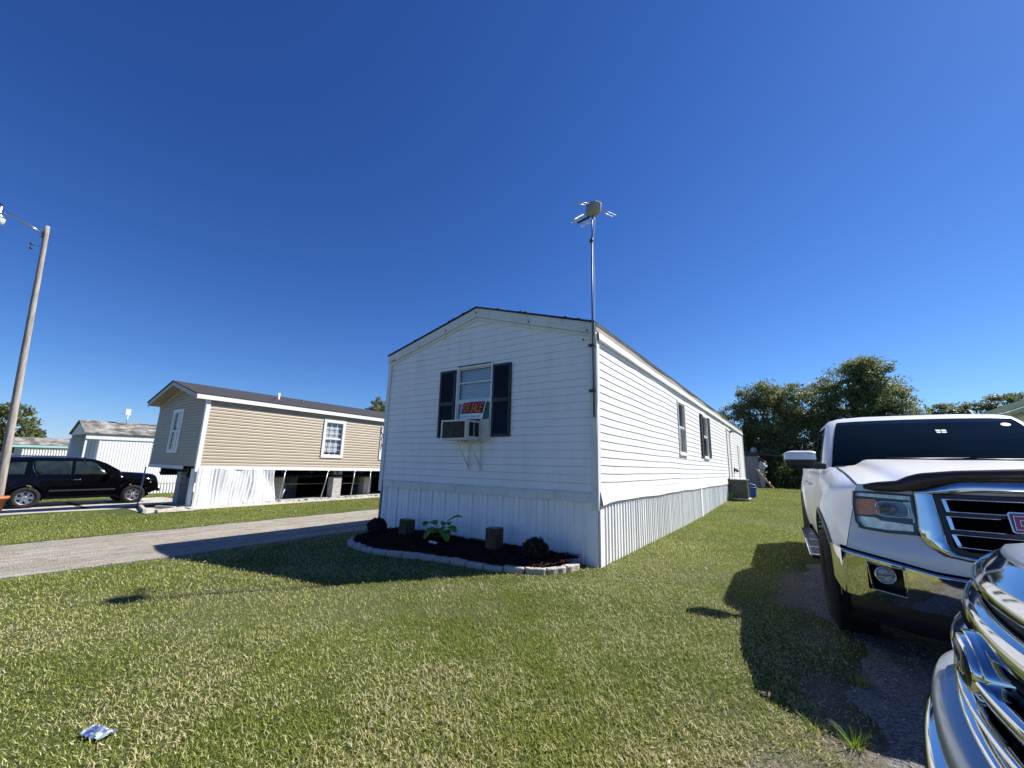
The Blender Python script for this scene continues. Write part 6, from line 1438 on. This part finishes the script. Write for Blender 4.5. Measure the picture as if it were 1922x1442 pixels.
# letters run toward the driver side (+y) as read from the front -> start at passenger side (-y)
def letter(x, kind):
    w2, h0, h1, t = .085, .975, 1.050, .021
    if kind == 'G': return [(x, x + w2, h1 - t, h1), (x, x + t, h0, h1), (x, x + w2, h0, h0 + t), (x + w2 - t, x + w2, h0, h0 + .045), (x + w2 * .5, x + w2, h0 + .028, h0 + .045)]
    if kind == 'M': return [(x, x + t, h0, h1), (x + w2 * .5 - t * .5, x + w2 * .5 + t * .5, h0, h1 - .004), (x + w2 - t, x + w2, h0, h1), (x, x + w2, h1 - t * .9, h1)]
    return [(x, x + w2, h1 - t, h1), (x, x + t, h0, h1), (x, x + w2, h0, h0 + t)]
lm1 = MB(); lm2 = MB(); lm3 = MB()
for x, k in ((-.143, 'G'), (-.0425, 'M'), (.058, 'C')): strokes(lm1, letter(x, k), .003, .037, .003); strokes(lm2, letter(x, k), .002, .0405, -.001)
for x, k in ((-.143, 'G'), (-.0425, 'M'), (.058, 'C')): strokes(lm3, letter(x, k), .003, .0355, .006)  # black border of the badge letters, behind the chrome outline
lm3.build('letter_backing', M['black'], bo); lm1.build('letter_outline', M['chrome'], bo); lm2.build('letter', M['badge_red'], bo)
# roof fin
mb = MB(); P = []
for t, h, w2 in ((0, .012, .006), (.12, .030, .026), (.35, .062, .032), (.65, .095, .026), (.85, .108, .016), (1., .10, .010), (1.04, .03, .012)):
    x = -1.80 - .17 * t; P.append([(x, .56 - w2 * 1.3, 1.885), (x, .56 - w2, 1.895 + h * .5), (x - .012, .56 - w2 * .3, 1.895 + h), (x - .012, .56 + w2 * .3, 1.895 + h), (x, .56 + w2, 1.895 + h * .5), (x, .56 + w2 * 1.3, 1.885)])
mb.grid(P, closed_v=True); mb.add(P[-1], [tuple(range(6))]); mb.build('roof_fin', pm('fin_black', (.012, .012, .013), .6, var=.1, spec=.2), gmc)
# ------------------------------------------------------------------ SILVER PICKUP nose, facing -x
fd = thing('pickup_truck', 'silver pickup with thick chrome grille bars and dark oval emblem, nose facing the lawn', 'pickup truck', (1.215, 1.486, 0), (0, 0, PI - .07))
# local +x forward (world -x); local y: + = world -y (near the camera)
FX = .92
PF = dict(W=.99, wb=3.6, R=.49, uw=.42, rock=.48, fend=.55, rear=-4.8, cabrear=-2.9, wr=.41, rim=.24, hood_e=[(-4.9, 1.22), (-3.0, 1.22), (-2.9, 1.19), (-.8, 1.17), (-.6, 1.205), (0, 1.13), (.55, 1.02)])
lowF, topF, rF = pickup_shell(fd, 'silver_paint', PF)
wsF2, sideR2, at2 = cab(fd, 'silver_paint', [(1.15, -.55, .25, -2.88, .92), (1.24, -.55, .25, -2.88, .905), (1.28, -.57, .24, -2.87, .89), (1.45, -.77, .22, -2.85, .855), (1.60, -.97, .19, -2.82, .80), (1.75, -1.19, .16, -2.78, .735), (1.81, -1.33, .14, -2.74, .69), (1.845, -1.45, .12, -2.67, .59), (1.87, -1.63, .1, -2.5, .42), (1.88, -1.85, .08, -2.3, .2)])
mb = MB(); plate(mb, ws_poly(at2, 1.27, 1.785, .075), wsF2, .004, .004, step=.06); mb.build('windshield', M['tint_glass'], fd)
for s in (-1, 1):
    for poly in ([(-.93, 1.285), (-1.95, 1.285), (-1.95, 1.75), (-1.57, 1.75), (-1.33, 1.65), (-1.07, 1.45)], [(-2.03, 1.285), (-2.80, 1.295), (-2.78, 1.45), (-2.70, 1.69), (-2.60, 1.75), (-2.03, 1.75)]):
        mb = MB(); side_plate(mb, s, poly, sideR2, .004, .003, step=.06); mb.build('side_window', M['tint_glass'], fd)
    mb = MB(); mb.box(-.78, -.62, s * .93 if s > 0 else -1.18, 1.18 if s > 0 else s * .93, 1.22, 1.42, bev=.03); mb.build('mirror', M['satin_black'], fd)
def Ff(y, u, k=.30): y = abs(y); return FX - .30 * max(0, u - .845) - (k - .04) * y * y - .35 * max(0, y - .55) ** 1.5
# hood
mb = MB(); P = []
FU2 = [(0, 1.092), (.3, 1.090), (.5, 1.078), (.62, 1.055), (.8, 1.03)]; RU2 = [(0, 1.27), (.45, 1.27), (.6, 1.245), (.8, 1.205)]
for v in np.linspace(0, 1, 30):
    P.append([(lerp(-.5 - .25 * y * y, Ff(y, 1.08) - .055 - .10 * float(smooth(.5, .8, abs(y))), v), y, lerp(interp(abs(y), RU2), interp(abs(y), FU2), v ** 1.15) + .022 * math.sin(PI * v)) for y in np.linspace(-.80, .80, 51)])
P.append([(p[0] + .01, p[1], p[2] - .012) for p in P[-1]]); P.append([(p[0] - .01, p[1], p[2] - .05) for p in P[-1]])
mb.grid(P); mb.build('hood', M['silver_paint'], fd)
# dark backing close behind the bars
mb = MB(); P = []
for u in np.linspace(.45, 1.06, 24): P.append([(Ff(y, u) - .045 - .02 * float(smooth(1.0, 1.06, u)), y, u) for y in np.linspace(-.62, .62, 30)])
mb.grid(P); gr = mb.build('grille', M['void_black'], fd)
mb = MB()
for u in np.arange(.70, .99, .020): mb.grid([[(Ff(y, u) - .034, y, u), (Ff(y, u) - .044, y, u + .006)] for y in np.linspace(-.55, .55, 20)])
mb.build('mesh_insert', M['black'], gr)
def bar(mb, y0, y1, prof, n=40, k=.30, taper=None, off=0., bulge=None):
    """prof [(depth, u)] -> swept along y following the bowed face"""
    P = []
    for y in np.linspace(y0, y1, n):
        tp = taper(y) if taper else 1.; uc = sum(p[1] for p in prof) / len(prof); P.append([(Ff(y, p[1], k) + off + p[0], y, uc + (p[1] - uc) * tp + (bulge(y) if bulge else 0)) for p in prof])
    mb.grid(P, closed_v=True); mb.add(P[0], [tuple(range(len(prof)))]); mb.add(P[-1], [tuple(range(len(prof)))])
mb = MB(); dn = lambda y: -.07 * float(smooth(.36, .62, abs(y)))
bar(mb, -.62, .62, [(-.10, 1.082), (-.05, 1.080), (-.038, 1.073), (-.014, 1.047), (.002, 1.02), (-.002, .996), (-.012, .988), (-.04, .986), (-.06, 1.0)], 60, bulge=dn)
for s in (-1, 1):        # side legs of the surround
    P = []
    for t in np.linspace(0, 1, 18):
        u = lerp(1.0, .76, t); yc = lerp(.60, .565, t) + .035 * math.sin(PI * t); row = []
        for (w2, d) in ((-.055, -.08), (-.05, -.015), (-.02, .005), (.02, -.005), (.05, -.03), (.06, -.09)): y = yc + w2; row.append((Ff(y, u) + d, s * y, u))
        P.append(row)
    mb.grid(P)
bar(mb, -.585, .585, [(-.04, .758), (-.018, .761), (.006, .760), (.018, .755), (.008, .736), (-.006, .722), (-.02, .718), (-.04, .720)], 60)
mb.build('grille_surround', M['grille_chrome'], gr)
mb = MB(); bar(mb, -.55, .55, [(-.04, .960), (-.022, .963), (-.004, .958), (.004, .951), (.004, .908), (-.006, .900), (-.02, .898), (-.04, .90)], 50); mb.build('upper_bar', M['grille_chrome'], gr)
mb = MB(); tpx = lambda y: 1.
for (a, b) in ((-.55, -.10), (.10, .55)): bar(mb, a, b, [(-.04, .842), (-.02, .845), (.006, .844), (.014, .839), (.004, .806), (-.004, .799), (-.02, .797), (-.04, .799)], 24)
P = []                   # oval emblem housing
for t in np.linspace(0, 2 * PI, 64, endpoint=False):
    row = []
    for d, q in ((-.045, 1.06), (-.03, 1.05), (-.008, 1.04), (-.003, 1.03), (.0, 1.0), (.0, .9), (-.002, .3)): y = .122 * q * math.cos(t); row.append((Ff(y, .845) + d, y, .845 + .068 * q * math.sin(t)))
    P.append(row)
mb.grid(P, closed_u=True); mb.build('centre_bar', M['grille_chrome'], gr)
# oval emblem
def ell(mb, a, b, d0, d1, mi=0, n=48):
    A = [(Ff(a * math.cos(t), .845) + d0, a * math.cos(t), .845 + b * math.sin(t)) for t in np.linspace(0, 2 * PI, n, endpoint=False)]; B = [(Ff(a * math.cos(t) * .97, .845) + d1, a * math.cos(t) * .97, .845 + b * math.sin(t) * .95) for t in np.linspace(0, 2 * PI, n, endpoint=False)]
    c = (Ff(0, .845) + d1 + .003, 0, .845); mb.grid([[p, q, ((q[0] + c[0]) / 2 + .001, q[1] * .5, .845 + (q[2] - .845) * .5), c] for p, q in zip(A, B)], mi, closed_u=True)
mb = MB(); ell(mb, .112, .060, -.004, .012); em = mb.build('emblem', M['chrome'], gr)
mb = MB(); ell(mb, .092, .047, .011, .016); mb.build('emblem_face', pm('emblem_face', (.012, .018, .022), .25, var=.1, spec=.3), em)
mb = MB(); L = [(Ff(.105 * math.cos(t), .89) + .0172, .083 * math.cos(t), .845 + .0405 * math.sin(t)) for t in np.linspace(0, 2 * PI, 41)]; mb.tube(L, .0012, 5)
def script(pts, r=.0017, w0=1.):
    # pts in (x,y) text plane, x to the right as read from the front. From the front (+x side looking back) right = +y local
    L = []; P3 = [Vector((p[0], p[1], 0)) for p in pts]
    for i in range(len(P3) - 1):
        a = P3[max(i - 1, 0)]; b = P3[i]; c = P3[i + 1]; d = P3[min(i + 2, len(P3) - 1)]
        for t in np.linspace(0, 1, 6)[:-1]:
            q = .5 * ((2 * b) + (-a + c) * t + (2 * a - 5 * b + 4 * c - d) * t * t + (-a + 3 * b - 3 * c + d) * t ** 3); L.append(q)
    L.append(P3[-1]); mb.tube([(Ff(q.x * .82, .845) + .0158 + .0042 * (1 - min(1, abs(q.x * .82) / .092)), q.x * .82, .843 + q.y * 1.02) for q in L], [r * (.55 + .6 * math.sin(PI * i / len(L))) for i in range(len(L))], 6)
script([(-.082, .004), (-.088, .016), (-.074, .026), (-.050, .024), (-.030, .022), (-.018, .029)])          # F top flourish
script([(-.045, .025), (-.054, .008), (-.060, -.008), (-.070, -.020), (-.084, -.018), (-.082, -.008)])      # F stem
script([(-.070, .002), (-.052, .005), (-.038, .006)], .0022)
script([(-.018, .008), (-.030, .004), (-.034, -.010), (-.024, -.015), (-.014, -.006), (-.016, .006), (-.006, .004)])   # o
script([(.000, .008), (.002, -.004), (-.002, -.014)]); script([(.001, .002), (.010, .009), (.018, .006)])   # r
script([(.042, .004), (.030, .006), (.022, -.004), (.026, -.014), (.038, -.010), (.048, .004)])             # d bowl
script([(.070, .030), (.058, .020), (.048, .002), (.046, -.012), (.056, -.013), (.068, -.004)])             # d stem
mb.build('script', M['chrome_dull'], em)
# lower air dam panel and bumper
mb = MB(); P = []
for y in np.linspace(-.80, .80, 60):
    e = float(smooth(.5, .8, abs(y))) * .06; P.append([(Ff(y, 0, .26) + d - e, y, u) for d, u in ((-.02, .703), (-.0, .703), (.010, .701), (.016, .696), (.016, .690))])
mb.grid(P); mb.build('bumper_trim', M['chrome'], fd)
mb = MB(); P = []
for y in np.linspace(-.95, .95, 70):
    e = .30 * max(0, abs(y) - .65) ** 1.4; P.append([(Ff(y, 0, .22) + d - e, y, u) for d, u in ((-.02, .690), (.030, .688), (.058, .676), (.069, .655), (.071, .61), (.064, .575), (.04, .56))])
mb.grid(P); mb.build('bumper_cover', M['silver_paint'], fd)
mb = MB(); P = []
for y in np.linspace(-.97, .97, 70):
    e = .34 * max(0, abs(y) - .65) ** 1.4; P.append([(Ff(y, 0, .20) + d - e, y, u) for d, u in ((.02, .562), (.082, .558), (.098, .545), (.104, .50), (.096, .44), (.06, .40), (-.05, .37))])
mb.grid(P); mb.build('front_bumper', M['chrome'], fd)
mb = MB(); P = []
for y in np.linspace(-.93, .93, 50): P.append([(Ff(y, 0, .22) + d, y, u) for d, u in ((.03, .41), (.05, .36), (.0, .27), (-.2, .26))])
mb.grid(P); mb.build('lower_valance', M['black'], fd)
for s in (-1, 1):
    mb = MB(); HF = [(.655, .995), (.80, .99), (.875, .96), (.90, .86), (.895, .77), (.66, .74), (.64, .82)]
    HFx = lambda a, b: Ff(a, b) - .03 - .8 * max(0, abs(a) - .7) ** 1.6
    plate(mb, [(s * a, b) for a, b in HF], HFx, .01, -.07, step=.05); ho = mb.build('headlight', M['lamp_silver'], fd)
    mb = MB(); mb.lathe([(0, 0), (.04, .005), (.06, .03), (.065, .035)], 20, M=Matrix.Translation((HFx(.76, .9) - .06, s * .76, .91)) @ Matrix.Rotation(-PI / 2, 4, 'Z')); mb.build('bulb_reflector', M['chrome_dull'], ho)
    mb = MB(); plate(mb, [(s * a, b) for a, b in HF], HFx, .003, .0, step=.05); mb.build('lens_cover', M['lens'], ho)
    mb = MB(); P = [[(HFx(a, b) + o_, s * a, b) for o_ in (-.07, .002)] for a, b in HF + [HF[0]]]; mb.grid(P, sm=False); mb.build('lamp_bezel', M['satin_black'], ho)
# ------------------------------------------------------------------ BLACK SUV, facing +y at x = -24.3 (right side towards us)
M['suv_glass'] = pm('suv_glass', (.018, .026, .026), .03, var=.5, vs=2.5, spec=.5)
suv = thing('suv', 'shiny black suv with silver wheels parked on the concrete pad beside the tan home', 'suv', (-25.3, 5.95, -.80), (0, 0, PI / 2))
# local +x forward (world +y); right side = local -y = world +x -> faces us
WS = 1.0
TOPS = [(-4.35, 1.10), (-4.30, 1.45), (-4.22, 1.80), (-4.05, 1.90), (-3.6, 1.935), (-2.6, 1.955), (-1.75, 1.935), (-1.35, 1.87), (-1.0, 1.72), (-.55, 1.42), (-.42, 1.36), (-.2, 1.345), (.35, 1.30), (.68, 1.255), (.80, 1.20), (.87, 1.05), (.92, .75)]
def s_low(f):
    b = .42 if -3.9 < f < .5 else lerp(.42, .55, float(smooth(.5, .9, f) + smooth(-3.9, -4.3, f)))
    return max(arch(f, 0, .40, .47, b), arch(f, -3.13, .40, .47, b))
def s_r(f, u):
    r = interp(u, [(.4, .94), (.6, .985), (.8, 1.0), (1.0, .995), (1.15, .975), (1.22, .955), (1.4, .90), (1.6, .83), (1.78, .76), (1.88, .68), (1.93, .5), (1.96, .15)])
    d = interp(f, TOPS) - u
    r = min(r, interp(d, [(0, .55), (.02, .66), (.05, .76), (.1, .85), (.2, .95), (.4, 1.05)]) if f > -.5 else r)
    for fc in (0, -3.13): r += .025 * float(smooth(.65, .49, math.hypot(f - fc, u - .4)))
    if f > .2: r -= .16 * ((f - .2) / .72) ** 2
    if f < -4.0: r -= .10 * ((-4.0 - f) / .35) ** 2
    return r
cols = sorted(set([round(c, 4) for c in list(np.linspace(-4.35, .92, 80)) + [fc + .47 * math.cos(a) for fc in (0, -3.13) for a in np.linspace(0, PI, 21)] if -4.35 <= c <= .92]))
mb = MB(); rows = []
for f in cols:
    a, b = s_low(f), interp(f, TOPS); lv = [lerp(a, b, 1 - (1 - j / 22) ** 1.3) for j in range(23)]
    rows.append([(f, -s_r(f, u), u) for u in lv] + [(f, 0, b + .004)] + [(f, s_r(f, u), u) for u in reversed(lv)])
mb.grid(rows); mb.add(rows[0], [tuple(range(len(rows[0])))]); mb.add(rows[-1], [tuple(range(len(rows[-1])))]); mb.build('body', M['suv_black'], suv)
mb = MB(); mb.box(-4.1, .6, -.72, .72, .30, .60)
for s in (-1, 1):
    for fc in (0, -3.13):
        mb.next(); mb.grid([[(fc + .47 * math.cos(a), s * .96, .40 + .47 * math.sin(a)), (fc + .47 * math.cos(a), s * .5, .40 + .47 * math.sin(a))] for a in np.linspace(-.3, PI + .3, 20)])
mb.build_each('wheel_well', M['black'], suv)
for s in (-1, 1):
    for fc in (0, -3.13): wheel(suv, Matrix.Translation((fc, s * .86, .40)) @ (Matrix.Identity(4) if s > 0 else Matrix.Rotation(PI, 4, 'Z')), .40, .27, .245, 6)
    for poly in ([(-.92, 1.25), (-1.95, 1.25), (-1.95, 1.78), (-1.5, 1.78), (-1.28, 1.69)], [(-2.03, 1.25), (-2.85, 1.25), (-3.03, 1.45), (-3.06, 1.78), (-2.03, 1.79)], [(-3.28, 1.28), (-4.0, 1.28), (-4.03, 1.45), (-3.98, 1.70), (-3.25, 1.74)]):
        mb = MB(); side_plate(mb, s, poly, s_r, .004, .004, step=.1); mb.build('side_window', M['suv_glass'], suv)
    mb = MB(); mb.box(-.95, -.78, min(s * .93, s * 1.17), max(s * .93, s * 1.17), 1.18, 1.36, bev=.03); mb.build('mirror', M['suv_black'], suv)
    mb = MB(); mb.tube([(-1.65, s * .66, 1.93), (-1.8, s * .66, 1.975), (-3.8, s * .66, 1.975), (-4.0, s * .64, 1.91)], .02, 6); mb.build('roof_rail', M['chrome_dull'], suv)
    for f in (-1.82,): mb = MB(); mb.tube([(f + .09, s * 1.0, 1.06), (f - .09, s * 1.01, 1.06)], .017, 6); mb.build('door_handle', M['chrome'], suv)
    mb = MB(); mb.tube([(-3.09, s * .83, 1.74), (-3.08, s * .88, 1.5), (-2.93, s * .96, 1.22)], .010, 5); mb.build('pillar_trim', M['chrome'], suv)
    mb = MB(); mb.add([(.70, s * .80, .98), (.80, s * .62, .99), (.84, s * .60, .82), (.72, s * .86, .84), (.5, s * .955, .9), (.5, s * .93, 1.02)], [(0, 1, 2, 3), (0, 3, 4, 5)]); mb.v = [(x + .03, y * 1.02, z) for x, y, z in mb.v]; mb.build('headlight', M['lamp_silver'], suv)
for s in (-1, 1):
    mb = MB()
    for f in (-.92, -2.0, -3.1):
        L = [[(f + .12 * max(0, u - 1.2) * (f < -3) - .006, s * (s_r(f, u) + .003), u), (f + .12 * max(0, u - 1.2) * (f < -3) + .006, s * (s_r(f, u) + .003), u)] for u in np.linspace(.50, 1.22 if f > -1 else 1.24, 10)]; mb.grid(L)
    mb.grid([[(f, s * (s_r(f, .50) + .003), .495), (f, s * (s_r(f, .51) + .003), .508)] for f in np.linspace(-2.6, -.92, 12)]); mb.build('door_seam', M['void_black'], suv)
    mb = MB(); mb.grid([[(f, s * (s_r(f, .62) + .012), .60), (f, s * (s_r(f, .66) + .016), .64), (f, s * (s_r(f, .70) + .004), .67)] for f in np.linspace(-2.55, -.62, 20)]); mb.build('side_moulding', M['black'], suv)
mb = MB()
P = [[(lerp(-.50, -1.25, t) + .01 - .10 * (y / .7) ** 2, y * lerp(.80, .66, t), lerp(1.395, 1.83, t) + .012) for y in np.linspace(-1, 1, 12)] for t in np.linspace(0, 1, 5)]; mb.grid(P); mb.build('windshield', M['tint_glass'], suv)
mb = MB(); mb.box(.86, .97, -.8, .8, .48, .62, bev=.03); mb.box(.90, .95, -.45, .45, .68, .95, bev=.02); mb.build('front_bumper', M['suv_black'], suv)
